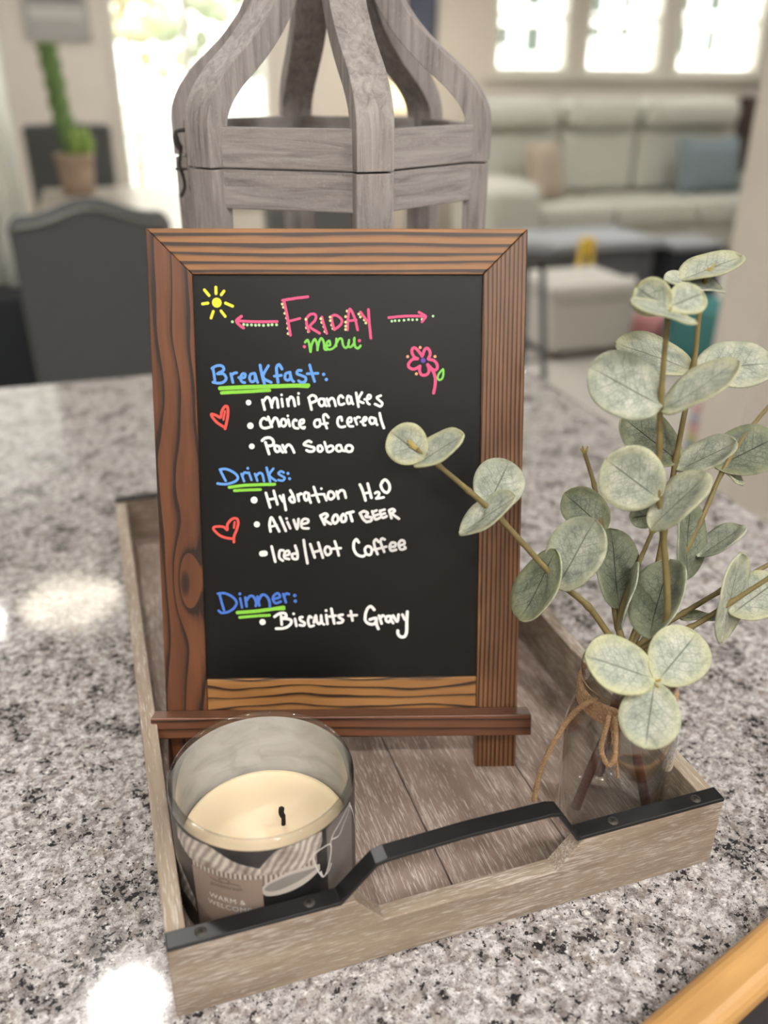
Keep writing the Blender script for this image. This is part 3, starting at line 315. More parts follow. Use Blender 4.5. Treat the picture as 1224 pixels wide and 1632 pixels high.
 ('lettering','white words choice of cereal','white',[(1.82,[(-47.5,242.3),(-47.9,242.5),(-48.5,242.9),(-49.1,243.3),(-49.7,243.3),(-50.2,243.1),(-50.7,242.7),(-51.2,242.1),(-51.6,241.5),(-51.8,240.7),(-51.9,239.8),(-51.8,239.0),(-51.6,238.3),(-51.2,237.7),(-50.7,237.3),(-50.0,236.9),(-49.3,236.8),(-48.4,236.8),(-47.5,237.0),(-46.6,237.3),(-46.0,237.4)]),(1.82,[(-46.7,244.1),(-44.4,237.7)]),(1.82,[(-44.6,239.6),(-44.3,240.4),(-43.8,241.5),(-43.2,242.6),(-42.7,243.3),(-42.2,243.5),(-41.7,243.4),(-41.2,243.1),(-40.8,242.5),(-40.4,241.5),(-40.1,240.2),(-39.8,238.9),(-39.6,238.0)]),(1.72,[(-36.0,242.5),(-36.4,242.7),(-37.0,242.7),(-37.5,242.6),(-37.9,242.2),(-38.2,241.7),(-38.4,240.8),(-38.5,240.0),(-38.5,239.3),(-38.2,238.8),(-37.7,238.3),(-37.1,238.0),(-36.6,237.9),(-36.1,238.2),(-35.6,238.6),(-35.2,239.2),(-35.0,239.8),(-35.0,240.5),(-35.3,241.3),(-35.6,242.0),(-36.0,242.5)]),(1.72,[(-33.7,242.5),(-32.7,238.2)]),(1.72,[(-33.9,244.8),(-33.9,244.7)]),(1.72,[(-28.2,241.7),(-28.5,241.8),(-28.8,242.1),(-29.2,242.3),(-29.6,242.2),(-29.9,241.8),(-30.3,241.2),(-30.6,240.5),(-30.7,239.8),(-30.6,239.1),(-30.4,238.3),(-30.1,237.6),(-29.7,237.1),(-29.1,236.8),(-28.4,236.7),(-27.7,236.6),(-27.3,236.6)]),(1.72,[(-26.1,239.3),(-25.6,239.4),(-24.9,239.7),(-24.2,240.0),(-23.7,240.3),(-23.5,240.8),(-23.4,241.4),(-23.5,241.9),(-23.7,242.2),(-24.1,242.3),(-24.7,242.2),(-25.3,242.0),(-25.8,241.7),(-26.1,241.1),(-26.4,240.3),(-26.5,239.4),(-26.4,238.7),(-26.1,238.1),(-25.6,237.6),(-25.0,237.2),(-24.6,236.8),(-24.2,236.7),(-23.8,236.6),(-23.5,236.7),(-23.3,236.7)]),(1.51,[(-25.3,237.2),(-22.8,237.4)]),(1.71,[(-13.1,242.2),(-13.6,242.2),(-14.3,242.2),(-15.1,242.1),(-15.7,241.9),(-16.1,241.5),(-16.4,240.9),(-16.6,240.3),(-16.7,239.7),(-16.6,239.1),(-16.4,238.5),(-16.1,238.0),(-15.7,237.6),(-15.2,237.5),(-14.6,237.5),(-14.0,237.6),(-13.5,237.9),(-13.1,238.3),(-12.9,238.9),(-12.7,239.6),(-12.7,240.1),(-12.8,240.7),(-13.0,241.3),(-13.2,241.8),(-13.4,242.2)]),(1.71,[(-7.3,243.7),(-7.7,244.1),(-8.1,244.7),(-8.6,245.3),(-9.1,245.7),(-9.5,245.7),(-10.0,245.5),(-10.4,245.2),(-10.6,244.7),(-10.7,244.0),(-10.6,243.1),(-10.4,242.2),(-10.1,241.1),(-9.8,240.0),(-9.3,238.7),(-8.8,237.5),(-8.4,236.6)]),(1.61,[(-11.4,239.4),(-7.9,239.9)]),(1.72,[(1.5,241.6),(1.4,242.1),(1.3,242.8),(1.2,243.5),(1.0,243.9),(0.6,244.0),(0.1,243.9),(-0.4,243.7),(-0.8,243.4),(-1.1,242.8),(-1.3,242.1),(-1.4,241.3),(-1.5,240.6),(-1.4,239.9),(-1.2,239.2),(-0.9,238.6),(-0.6,238.1),(-0.2,237.8),(0.3,237.5),(0.9,237.4),(1.4,237.3),(2.0,237.4),(2.6,237.5),(3.1,237.7),(3.5,237.8)]),(1.62,[(5.2,240.6),(5.7,240.6),(6.4,240.6),(7.1,240.6),(7.5,240.8),(7.7,241.4),(7.8,242.1),(7.7,242.9),(7.5,243.4),(7.2,243.5),(6.7,243.5),(6.2,243.4),(5.8,243.1),(5.5,242.6),(5.2,242.0),(5.0,241.3),(5.0,240.6),(5.1,239.9),(5.4,239.2),(5.8,238.5),(6.2,238.1),(6.8,237.8),(7.6,237.8),(8.3,237.8),(8.8,237.8)]),(1.62,[(9.8,243.1),(11.3,239.1)]),(1.62,[(10.3,242.1),(10.6,242.5),(11.0,243.0),(11.4,243.5),(11.8,243.8),(12.2,243.9),(12.6,243.8),(12.9,243.7),(13.1,243.6)]),(1.62,[(13.8,240.8),(14.4,240.9),(15.3,241.1),(16.2,241.3),(16.9,241.6),(17.3,242.0),(17.5,242.5),(17.7,243.0),(17.6,243.3),(17.4,243.6),(17.0,243.7),(16.5,243.7),(16.1,243.6),(15.8,243.1),(15.5,242.5),(15.2,241.7),(15.1,241.1),(15.1,240.4),(15.2,239.8),(15.4,239.2),(15.6,238.8),(15.9,238.6),(16.2,238.5),(16.6,238.5),(16.8,238.5)]),(1.72,[(22.9,243.1),(22.4,243.2),(21.7,243.4),(21.0,243.6),(20.4,243.6),(20.0,243.2),(19.7,242.7),(19.6,242.1),(19.5,241.6),(19.7,241.0),(19.9,240.4),(20.3,239.9),(20.6,239.5),(21.1,239.4),(21.7,239.5),(22.2,239.7),(22.7,240.0),(23.0,240.7),(23.1,241.6),(23.3,242.4),(23.4,242.8),(23.6,242.5),(23.7,241.7),(23.8,240.8),(23.9,240.0),(24.1,239.6),(24.3,239.2),(24.5,239.0),(24.7,238.8)]),(1.82,[(26.3,246.3),(26.5,245.3),(26.8,243.9),(27.1,242.4),(27.5,241.0),(27.9,239.8),(28.3,238.6),(28.7,237.5),(29.0,236.7)])]),
 ('bullet','','white',[(3.87,[(-57.9,224.9),(-57.8,224.9)])]),
 ('lettering','white words Pan Sobao','white',[(1.94,[(-51.1,228.6),(-50.8,228.9),(-50.3,229.4),(-49.8,229.8),(-49.2,230.2),(-48.4,230.4),(-47.4,230.6),(-46.5,230.6),(-45.7,230.5),(-45.0,230.0),(-44.3,229.4),(-43.8,228.7),(-43.6,228.0),(-43.5,227.4),(-43.6,226.7),(-43.9,226.1),(-44.4,225.6),(-45.2,225.3),(-46.2,225.2),(-47.2,225.1),(-47.9,225.1)]),(1.94,[(-48.9,227.5),(-46.7,219.9)]),(1.83,[(-40.1,224.8),(-40.6,224.9),(-41.3,225.2),(-42.0,225.4),(-42.5,225.3),(-42.8,225.0),(-42.9,224.4),(-42.9,223.7),(-42.9,223.2),(-42.7,222.6),(-42.3,222.0),(-42.0,221.5),(-41.5,221.3),(-41.1,221.3),(-40.5,221.5),(-40.0,221.9),(-39.6,222.3),(-39.6,223.0),(-39.7,223.8),(-39.9,224.5),(-39.9,224.8),(-39.6,224.4),(-39.3,223.6),(-38.9,222.7),(-38.6,222.1),(-38.3,221.6),(-38.0,221.3),(-37.7,221.0),(-37.5,220.9)]),(1.83,[(-37.7,225.6),(-35.6,221.0)]),(1.83,[(-36.4,223.1),(-36.0,223.7),(-35.4,224.5),(-34.8,225.4),(-34.2,225.8),(-33.6,225.9),(-33.1,225.7),(-32.6,225.3),(-32.0,224.7),(-31.5,223.9),(-31.0,222.7),(-30.5,221.6),(-30.2,220.8)]),(1.82,[(-18.9,227.6),(-19.2,227.7),(-19.6,228.0),(-20.1,228.3),(-20.7,228.3),(-21.2,228.1),(-21.9,227.8),(-22.5,227.4),(-23.0,227.1),(-23.3,226.7),(-23.6,226.4),(-23.7,226.1),(-23.5,225.8),(-22.9,225.5),(-21.9,225.3),(-20.9,225.0),(-20.0,224.8),(-19.1,224.5),(-18.2,224.3),(-17.4,224.1),(-16.9,223.7),(-16.8,223.3),(-16.9,222.7),(-17.1,222.1),(-17.5,221.7),(-18.0,221.5),(-18.7,221.4),(-19.4,221.3),(-20.0,221.4),(-20.6,221.5),(-21.2,221.8),(-21.7,222.1),(-22.0,222.2)]),(1.72,[(-12.6,225.3),(-13.0,225.2),(-13.5,225.2),(-14.0,225.0),(-14.4,224.8),(-14.6,224.2),(-14.6,223.4),(-14.6,222.6),(-14.4,222.0),(-14.1,221.6),(-13.6,221.4),(-13.1,221.3),(-12.7,221.3),(-12.3,221.6),(-11.9,222.0),(-11.5,222.5),(-11.4,223.0),(-11.5,223.5),(-11.8,224.1),(-12.1,224.6),(-12.4,225.0)]),(1.72,[(-10.1,227.5),(-9.9,226.9),(-9.6,225.9),(-9.4,224.9),(-9.1,224.0),(-8.9,223.1),(-8.7,222.3),(-8.5,221.6),(-8.1,221.2),(-7.5,221.0),(-6.7,221.1),(-5.9,221.4),(-5.3,221.7),(-4.9,222.1),(-4.5,222.6),(-4.3,223.2),(-4.3,223.7),(-4.5,224.2),(-4.8,224.7),(-5.3,225.0),(-5.8,225.2),(-6.4,225.1),(-7.0,224.8),(-7.6,224.5),(-8.1,224.2)]),(1.72,[(0.3,225.5),(-0.1,225.5),(-0.7,225.5),(-1.3,225.4),(-1.7,225.2),(-2.1,224.8),(-2.3,224.2),(-2.5,223.5),(-2.5,222.9),(-2.3,222.4),(-2.0,222.0),(-1.5,221.6),(-1.0,221.4),(-0.4,221.4),(0.3,221.6),(0.9,222.0),(1.3,222.4),(1.3,223.1),(1.0,224.1),(0.7,224.9),(0.6,225.2),(0.7,224.8),(1.0,223.9),(1.4,222.9),(1.8,222.2),(2.2,221.8),(2.6,221.7),(3.0,221.7),(3.3,221.6)]),(1.83,[(4.9,225.2),(4.5,224.9),(4.1,224.4),(3.9,223.9),(3.8,223.4),(3.9,222.9),(4.1,222.3),(4.4,221.7),(4.8,221.4),(5.4,221.2),(6.1,221.1),(6.8,221.2),(7.4,221.4),(7.8,221.7),(8.1,222.3),(8.3,222.9),(8.4,223.4),(8.3,223.9),(8.0,224.4),(7.6,224.9),(7.1,225.2),(6.6,225.3),(6.0,225.4),(5.4,225.4),(4.9,225.2)])]),
 ('lettering','blue word Drinks with a colon','blue',[(1.72,[(-79.2,209.7),(-78.8,208.9),(-78.4,207.7),(-77.8,206.5),(-77.3,205.4),(-76.9,204.4),(-76.4,203.5),(-76.0,202.7),(-75.7,202.2)]),(1.72,[(-79.2,209.7),(-78.5,209.8),(-77.5,210.0),(-76.3,210.1),(-75.2,210.0),(-73.9,209.6),(-72.5,209.0),(-71.2,208.3),(-70.1,207.6),(-69.2,206.9),(-68.4,206.1),(-67.8,205.2),(-67.6,204.4),(-67.7,203.7),(-68.0,203.0),(-68.6,202.4),(-69.4,201.8),(-70.4,201.3),(-71.7,200.8),(-73.1,200.4),(-74.3,200.1),(-75.4,200.0),(-76.5,199.9),(-77.5,200.0),(-78.3,200.0),(-79.2,200.1),(-80.0,200.2),(-80.6,200.4),(-81.1,200.4)]),(1.61,[(-65.2,206.7),(-63.6,201.8)]),(1.61,[(-64.7,205.3),(-64.4,205.8),(-64.0,206.5),(-63.6,207.2),(-63.2,207.6),(-62.7,207.7),(-62.2,207.6),(-61.8,207.4),(-61.5,207.3)]),(1.61,[(-60.3,207.6),(-58.7,202.7)]),(1.95,[(-60.9,210.4),(-60.9,210.3)]),(1.61,[(-56.3,206.7),(-54.8,202.1)]),(1.61,[(-55.5,205.3),(-55.1,205.7),(-54.6,206.3),(-54.0,206.9),(-53.4,207.3),(-52.9,207.3),(-52.4,207.3),(-51.9,206.9),(-51.4,206.4),(-51.1,205.4),(-50.8,204.0),(-50.6,202.7),(-50.4,201.7)]),(1.72,[(-48.5,210.7),(-46.4,201.4)]),(1.61,[(-44.1,210.1),(-44.7,209.3),(-45.7,208.2),(-46.6,206.9),(-46.9,205.8),(-46.2,204.7),(-44.9,203.6),(-43.6,202.7),(-42.6,202.0)]),(1.61,[(-37.3,207.5),(-37.6,207.7),(-38.1,208.0),(-38.6,208.3),(-39.0,208.4),(-39.6,208.2),(-40.1,207.8),(-40.6,207.3),(-40.8,206.9),(-40.6,206.6),(-40.2,206.2),(-39.6,205.8),(-39.1,205.5),(-38.5,205.1),(-37.8,204.8),(-37.2,204.4),(-36.8,204.0),(-36.8,203.5),(-37.1,203.0),(-37.5,202.5),(-38.0,202.2),(-38.7,202.1),(-39.5,202.2),(-40.3,202.4),(-40.9,202.6)]),(2.07,[(-34.5,206.9),(-34.4,206.8)]),(2.07,[(-33.5,203.4),(-33.4,203.4)])]),
 ('underline','long green line under the word Drinks','lime',[(2.07,[(-73.5,197.8),(-72.0,198.0),(-69.9,198.3),(-67.5,198.6),(-65.2,198.9),(-63.0,199.1),(-60.8,199.2),(-58.5,199.3),(-55.9,199.4),(-52.8,199.5),(-49.2,199.6),(-45.8,199.6),(-43.5,199.7)])]),
 ('underline','short green line under the word Drinks','lime',[(1.96,[(-70.1,195.6),(-68.6,195.6),(-66.5,195.8),(-64.1,195.9),(-61.8,196.0),(-59.4,196.1),(-56.9,196.1),(-54.6,196.2),(-53.0,196.2)])]),
 ('bullet','','white',[(4.73,[(-57.3,189.2),(-57.3,189.2)])]),
 ('lettering','white words Hydration H2O','white',[(1.85,[(-49.4,193.9),(-46.8,184.2)]),(1.85,[(-44.2,195.3),(-41.9,186.2)]),(1.73,[(-47.5,189.5),(-42.9,190.3)]),(1.85,[(-40.2,191.8),(-38.3,188.3)]),(1.85,[(-37.9,192.4),(-37.8,191.4),(-37.6,190.0),(-37.4,188.5),(-37.2,187.1),(-36.9,185.8),(-36.7,184.4),(-36.5,183.2),(-36.4,182.4)]),(1.85,[(-33.2,195.5),(-32.9,194.9),(-32.3,193.9),(-31.7,192.8),(-31.3,191.7),(-30.9,190.8),(-30.7,189.8),(-30.5,188.9),(-30.5,188.2),(-30.7,187.8),(-31.2,187.6),(-31.7,187.5),(-32.2,187.6),(-32.7,188.0),(-33.3,188.7),(-33.7,189.4),(-33.9,190.0),(-33.7,190.5),(-33.1,190.9),(-32.6,191.2),(-32.2,191.5)]),(1.85,[(-28.4,192.6),(-27.6,188.5)]),(1.85,[(-28.1,191.1),(-27.9,191.6),(-27.6,192.2),(-27.2,192.8),(-26.9,193.2),(-26.6,193.3),(-26.3,193.3),(-26.0,193.2),(-25.8,193.2)]),(1.85,[(-21.1,193.4),(-21.6,193.6),(-22.3,193.9),(-22.9,194.1),(-23.4,194.0),(-23.8,193.5),(-24.0,192.8),(-24.1,191.9),(-24.1,191.1),(-23.9,190.4),(-23.7,189.7),(-23.3,189.1),(-22.9,188.8),(-22.5,188.9),(-22.0,189.3),(-21.5,189.9),(-21.2,190.5),(-21.1,191.3),(-21.1,192.3),(-21.1,193.1),(-21.1,193.4),(-21.0,193.0),(-20.9,192.0),(-20.8,190.9),(-20.6,189.9),(-20.4,189.1),(-20.2,188.4),(-19.9,187.7),(-19.8,187.3)]),(1.85,[(-17.6,197.7),(-17.3,196.7),(-16.8,195.3),(-16.4,193.7),(-15.9,192.2),(-15.5,190.9),(-15.0,189.7),(-14.6,188.6),(-14.3,187.8)]),(1.63,[(-18.9,192.0),(-18.3,192.1),(-17.4,192.4),(-16.4,192.6),(-15.4,192.8),(-14.2,192.8),(-12.8,192.9),(-11.6,192.9),(-10.7,192.9)]),(1.74,[(-10.7,192.2),(-9.3,188.8)]),(1.85,[(-12.6,196.6),(-12.5,196.6)]),(1.85,[(-7.4,194.4),(-7.8,193.8),(-8.1,193.0),(-8.3,192.1),(-8.3,191.4),(-8.0,190.7),(-7.6,190.1),(-7.0,189.6),(-6.4,189.4),(-5.7,189.7),(-5.0,190.2),(-4.3,190.9),(-3.9,191.6),(-4.0,192.3),(-4.3,193.1),(-4.8,193.8),(-5.3,194.3),(-5.8,194.5),(-6.4,194.7),(-7.0,194.6),(-7.4,194.4)]),(1.85,[(-2.5,194.6),(-1.3,189.9)]),(1.85,[(-2.0,192.7),(-1.7,193.2),(-1.2,194.0),(-0.6,194.7),(-0.1,195.2),(0.5,195.4),(1.2,195.5),(1.8,195.3),(2.4,194.9),(2.8,194.0),(3.1,192.7),(3.4,191.4),(3.6,190.5)]),(1.96,[(13.0,199.2),(13.4,198.5),(13.9,197.4),(14.4,196.2),(14.9,194.8),(15.4,193.3),(15.9,191.5),(16.4,189.8),(16.7,188.6)]),(1.96,[(18.2,199.8),(20.6,190.4)]),(1.75,[(15.7,193.2),(19.8,194.0)]),(1.75,[(23.1,193.4),(23.3,193.6),(23.7,193.9),(24.1,194.1),(24.5,194.2),(24.9,194.2),(25.3,194.0),(25.6,193.8),(25.8,193.4),(25.8,192.9),(25.6,192.2),(25.3,191.5),(25.0,190.9),(24.6,190.5),(24.1,190.2),(23.8,189.9),(23.9,189.8),(24.8,189.9),(26.3,190.1),(27.8,190.4),(28.8,190.6)]),(1.96,[(28.0,201.4),(27.8,200.9),(27.4,200.2),(27.1,199.4),(26.9,198.6),(27.1,197.8),(27.4,196.9),(27.8,196.0),(28.3,195.3),(28.9,194.7),(29.6,194.2),(30.4,193.8),(31.0,193.7),(31.6,194.1),(32.1,194.7),(32.6,195.5),(32.8,196.4),(32.9,197.3),(32.7,198.3),(32.5,199.4),(32.1,200.2),(31.6,201.0),(31.0,201.7),(30.3,202.2),(29.7,202.4),(29.0,202.2),(28.4,201.5),(27.9,200.8),(27.5,200.3)])]),
 ('heart_drawing','red outlined heart beside root beer','red',[(1.78,[(-71.5,160.8),(-71.5,161.6),(-71.5,162.7),(-71.4,163.9),(-71.2,165.0),(-70.8,166.1),(-70.3,167.1),(-69.8,168.1),(-69.4,169.2),(-69.0,170.4),(-68.6,171.7),(-68.3,173.0),(-68.2,174.0),(-68.3,175.0),(-68.4,175.8),(-68.7,176.4),(-69.2,176.8),(-69.8,177.0),(-70.6,177.1),(-71.4,176.9),(-72.2,176.5),(-73.1,175.9),(-74.0,175.0),(-74.8,174.0),(-75.4,173.1),(-75.6,172.0),(-75.6,170.8),(-75.6,169.8),(-75.7,169.2),(-76.1,169.4),(-76.6,170.0),(-77.3,170.8),(-78.2,171.3),(-79.4,171.5),(-81.0,171.6),(-82.5,171.5),(-83.6,171.4),(-84.3,171.1),(-84.7,170.7),(-84.9,170.3),(-84.7,169.6),(-84.1,168.8),(-83.2,167.7),(-82.1,166.7),(-81.1,165.8),(-80.1,165.2),(-79.1,164.7),(-78.1,164.3),(-77.0,164.0),(-75.9,163.7),(-74.7,163.5),(-73.7,163.4),(-73.0,163.3)]),(1.5,[(-70.6,174.4),(-71.2,170.6)])]),
 ('bullet','','white',[(4.23,[(-55.9,172.8),(-55.8,172.7)])]),
 ('lettering','white words Alive ROOT BEER','white',[(1.91,[(-46.9,168.0),(-47.0,168.8),(-47.2,170.0),(-47.4,171.3),(-47.5,172.5),(-47.3,173.9),(-47.0,175.5),(-46.6,176.8),(-46.1,177.4),(-45.6,177.0),(-45.0,175.9),(-44.3,174.5),(-43.7,173.2),(-43.0,171.9),(-42.2,170.3),(-41.5,168.9),(-41.1,168.0)]),(1.64,[(-46.8,171.1),(-42.7,172.2)]),(1.91,[(-40.4,177.5),(-36.7,168.3)]),(1.78,[(-35.5,174.2),(-33.7,170.0)]),(1.91,[(-36.0,176.6),(-35.9,176.6)]),(1.91,[(-31.3,175.6),(-30.9,174.2),(-30.3,172.2),(-29.7,170.4),(-29.2,169.6),(-28.8,170.6),(-28.5,172.6),(-28.2,174.8),(-28.1,176.2)]),(1.78,[(-26.3,172.8),(-25.4,172.9),(-24.2,173.1),(-23.0,173.4),(-22.1,173.8),(-21.7,174.3),(-21.5,174.9),(-21.6,175.4),(-21.8,175.9),(-22.3,176.1),(-23.0,176.3),(-23.8,176.4),(-24.5,176.2),(-25.1,175.8),(-25.6,175.3),(-26.0,174.5),(-26.2,173.8),(-26.3,172.9),(-26.3,171.9),(-26.1,171.0),(-25.6,170.3),(-24.7,170.0),(-23.5,169.9),(-22.3,169.9),(-21.5,169.9)]),(1.97,[(-13.4,178.4),(-10.7,172.5)]),(1.97,[(-13.4,178.4),(-12.8,178.7),(-12.0,179.1),(-11.1,179.6),(-10.4,179.8),(-9.8,179.7),(-9.2,179.5),(-8.9,179.1),(-8.7,178.6),(-9.0,178.0),(-9.7,177.2),(-10.3,176.4),(-10.4,175.6),(-9.8,174.8),(-8.6,174.0),(-7.4,173.3),(-6.6,172.8)]),(1.97,[(-4.1,178.6),(-4.5,178.1),(-5.0,177.3),(-5.3,176.4),(-5.5,175.6),(-5.3,174.8),(-4.9,174.0),(-4.4,173.3),(-3.9,173.1),(-3.3,173.3),(-2.6,174.0),(-2.0,174.8),(-1.6,175.5),(-1.6,176.3),(-1.8,177.2),(-2.1,178.0),(-2.4,178.6),(-2.8,178.9),(-3.2,179.0),(-3.7,178.9),(-4.1,178.6)]),(1.97,[(1.4,179.1),(1.1,178.8),(0.8,178.3),(0.5,177.8),(0.3,177.2),(0.3,176.5),(0.3,175.7),(0.5,174.9),(0.8,174.4),(1.3,174.2),(1.9,174.2),(2.5,174.4),(3.0,174.7),(3.3,175.2),(3.5,175.8),(3.6,176.5),(3.6,177.2),(3.4,177.8),(3.0,178.3),(2.6,178.8),(2.2,179.1),(2.0,179.3),(1.8,179.4),(1.6,179.3),(1.4,179.1)]),(1.97,[(4.1,180.0),(8.5,181.0)]),(1.97,[(6.1,180.2),(7.7,174.7)]),(1.97,[(12.9,179.9),(13.3,179.2),(13.9,178.1),(14.5,176.9),(15.1,176.0),(15.7,175.3),(16.3,174.8),(16.9,174.4),(17.3,174.0)]),(1.97,[(12.9,179.9),(13.4,180.2),(14.1,180.7),(14.9,181.1),(15.7,181.3),(16.4,181.1),(17.1,180.8),(17.8,180.4),(18.1,179.9),(17.9,179.3),(17.4,178.7),(16.8,178.1),(16.7,177.7),(17.4,177.4),(18.4,177.4),(19.5,177.3),(20.3,177.1),(20.6,176.6),(20.7,176.0),(20.6,175.4),(20.3,174.9),(19.7,174.5),(18.8,174.3),(17.9,174.2),(17.3,174.0)]),(1.86,[(21.1,181.2),(21.3,180.6),(21.6,179.6),(21.9,178.5),(22.2,177.6),(22.5,177.0),(22.8,176.4),(23.2,175.9),(23.6,175.7),(24.2,175.8),(24.9,176.1),(25.6,176.5),(26.1,176.8)]),(1.75,[(21.4,180.7),(24.1,181.8)]),(1.76,[(22.5,178.2),(25.0,179.0)]),(1.86,[(26.3,181.5),(26.4,180.9),(26.5,180.1),(26.7,179.2),(26.9,178.4),(27.1,177.9),(27.4,177.3),(27.8,177.0),(28.2,176.8),(28.8,176.9),(29.6,177.2),(30.3,177.6),(30.7,177.9)]),(1.75,[(26.6,181.5),(29.4,182.3)]),(1.76,[(27.2,179.0),(29.6,179.8)]),(1.86,[(32.4,181.7),(34.0,176.5)]),(1.86,[(32.4,181.7),(32.8,182.0),(33.5,182.3),(34.2,182.6),(34.8,182.7),(35.3,182.5),(35.8,182.2),(36.1,181.8),(36.2,181.4),(35.9,181.0),(35.2,180.6),(34.6,180.1),(34.6,179.5),(35.3,178.7),(36.7,177.7),(38.0,176.8),(39.0,176.1)])]),
 ('bullet','','white',[(3.98,[(-53.0,152.8),(-51.0,153.0)])]),
 ('lettering','white words Iced/Hot Coffee','white',[(1.92,[(-46.4,157.7),(-44.2,147.3)]),(1.79,[(-38.6,155.0),(-39.1,155.1),(-39.8,155.1),(-40.5,155.1),(-41.0,154.7),(-41.3,153.8),(-41.5,152.5),(-41.6,151.2),(-41.4,150.1),(-41.0,149.4),(-40.3,148.8),(-39.6,148.3),(-39.1,148.0)]),(1.79,[(-38.3,151.5),(-37.6,151.6),(-36.6,151.7),(-35.5,151.9),(-34.9,152.2),(-34.6,152.8),(-34.6,153.5),(-34.8,154.2),(-35.2,154.7),(-35.7,154.7),(-36.4,154.5),(-37.1,154.1),(-37.6,153.6),(-37.9,152.9),(-38.1,151.9),(-38.2,150.9),(-38.0,150.1),(-37.4,149.6),(-36.5,149.3),(-35.6,149.2),(-34.9,149.0)]),(1.92,[(-30.6,158.1),(-30.4,157.3),(-30.0,156.1),(-29.6,154.8),(-29.3,153.6),(-29.2,152.4),(-29.1,151.2),(-29.2,150.1),(-29.4,149.3),(-30.0,149.0),(-30.8,148.9),(-31.6,149.1),(-32.2,149.4),(-32.5,149.9),(-32.8,150.7),(-32.9,151.6),(-32.8,152.2),(-32.3,152.5),(-31.5,152.7),(-30.6,152.8),(-30.0,152.9)]),(1.92,[(-24.9,161.9),(-24.7,160.4),(-24.5,158.2),(-24.1,155.8),(-23.8,153.5),(-23.5,151.4),(-23.1,149.3),(-22.8,147.4),(-22.6,146.1)]),(1.92,[(-20.5,159.1),(-17.6,150.0)]),(1.92,[(-15.1,160.1),(-12.2,149.9)]),(1.79,[(-19.0,153.5),(-13.5,154.9)]),(1.87,[(-9.7,157.2),(-10.2,156.8),(-10.5,156.1),(-10.8,155.2),(-10.9,154.4),(-10.7,153.6),(-10.3,152.8),(-9.8,152.0),(-9.2,151.6),(-8.6,151.7),(-7.8,152.1),(-7.2,152.7),(-6.7,153.3),(-6.7,154.1),(-6.8,155.1),(-7.2,156.0),(-7.5,156.7),(-8.0,157.1),(-8.6,157.3),(-9.2,157.4),(-9.7,157.2)]),(1.87,[(-4.1,160.9),(-3.8,160.0),(-3.4,158.8),(-3.0,157.4),(-2.6,156.1),(-2.3,154.8),(-2.0,153.4),(-1.7,152.1),(-1.5,151.3)]),(1.76,[(-6.4,155.8),(-0.1,156.3)]),(1.98,[(12.0,160.2),(11.7,160.6),(11.3,161.3),(10.9,161.9),(10.4,162.2),(10.0,162.0),(9.5,161.5),(9.0,160.7),(8.7,159.9),(8.6,158.9),(8.5,157.8),(8.5,156.6),(8.7,155.4),(9.1,154.4),(9.6,153.4),(10.2,152.5),(10.9,151.8),(11.7,151.3),(12.6,150.9),(13.5,150.7),(14.2,150.6),(14.8,150.6),(15.2,150.8),(15.6,151.0),(15.8,151.2)]),(1.87,[(17.5,157.3),(17.1,157.0),(16.7,156.6),(16.3,156.0),(16.1,155.4),(16.1,154.6),(16.3,153.8),(16.6,152.9),(17.0,152.3),(17.5,151.9),(18.3,151.6),(19.1,151.5),(19.7,151.7),(20.2,152.2),(20.5,153.1),(20.7,154.0),(20.8,154.8),(20.7,155.5),(20.5,156.1),(20.1,156.6),(19.7,157.1),(19.2,157.3),(18.7,157.5),(18.1,157.5),(17.5,157.3)]),(1.87,[(25.3,160.4),(25.0,160.8),(24.5,161.4),(24.0,161.9),(23.6,162.1),(23.2,161.9),(22.8,161.5),(22.4,160.9),(22.2,160.1),(22.3,159.2),(22.5,158.1),(22.7,157.0),(23.0,155.9),(23.4,154.8),(23.9,153.7),(24.3,152.7),(24.6,152.0)]),(1.87,[(29.4,162.0),(29.0,162.2),(28.5,162.5),(27.9,162.7),(27.5,162.6),(27.1,162.3),(26.9,161.7),(26.7,161.1),(26.6,160.4),(26.8,159.6),(27.1,158.8),(27.4,157.9),(27.7,157.0),(28.1,156.1),(28.5,155.1),(28.9,154.2),(29.1,153.6)]),(1.77,[(21.7,155.1),(22.4,155.2),(23.4,155.4),(24.6,155.6),(25.8,155.9),(27.0,156.2),(28.4,156.5),(29.6,156.9),(30.5,157.1)]),(1.88,[(33.0,157.0),(33.6,157.0),(34.6,157.0),(35.6,157.0),(36.3,157.2),(36.6,157.7),(36.8,158.3),(36.8,159.0),(36.6,159.5),(36.1,159.7),(35.4,159.9),(34.7,159.9),(34.1,159.8),(33.6,159.3),(33.2,158.7),(32.9,158.0),(32.7,157.2),(32.8,156.5),(33.0,155.6),(33.3,154.9),(33.8,154.4),(34.6,154.3),(35.5,154.5),(36.5,154.8),(37.1,155.0)]),(1.88,[(39.1,157.8),(39.8,157.9),(40.9,158.2),(42.0,158.5),(42.6,158.9),(42.8,159.4),(42.7,160.1),(42.4,160.7),(42.1,161.1),(41.7,161.3),(41.2,161.4),(40.6,161.4),(40.2,161.1),(39.7,160.7),(39.3,160.1),(38.9,159.4),(38.8,158.6),(38.9,157.7),(39.2,156.7),(39.6,155.8),(40.2,155.2),(40.9,155.1),(41.8,155.2),(42.6,155.5),(43.2,155.8),(43.4,156.0),(43.3,156.4),(43.1,156.7),(42.9,156.9)])]),
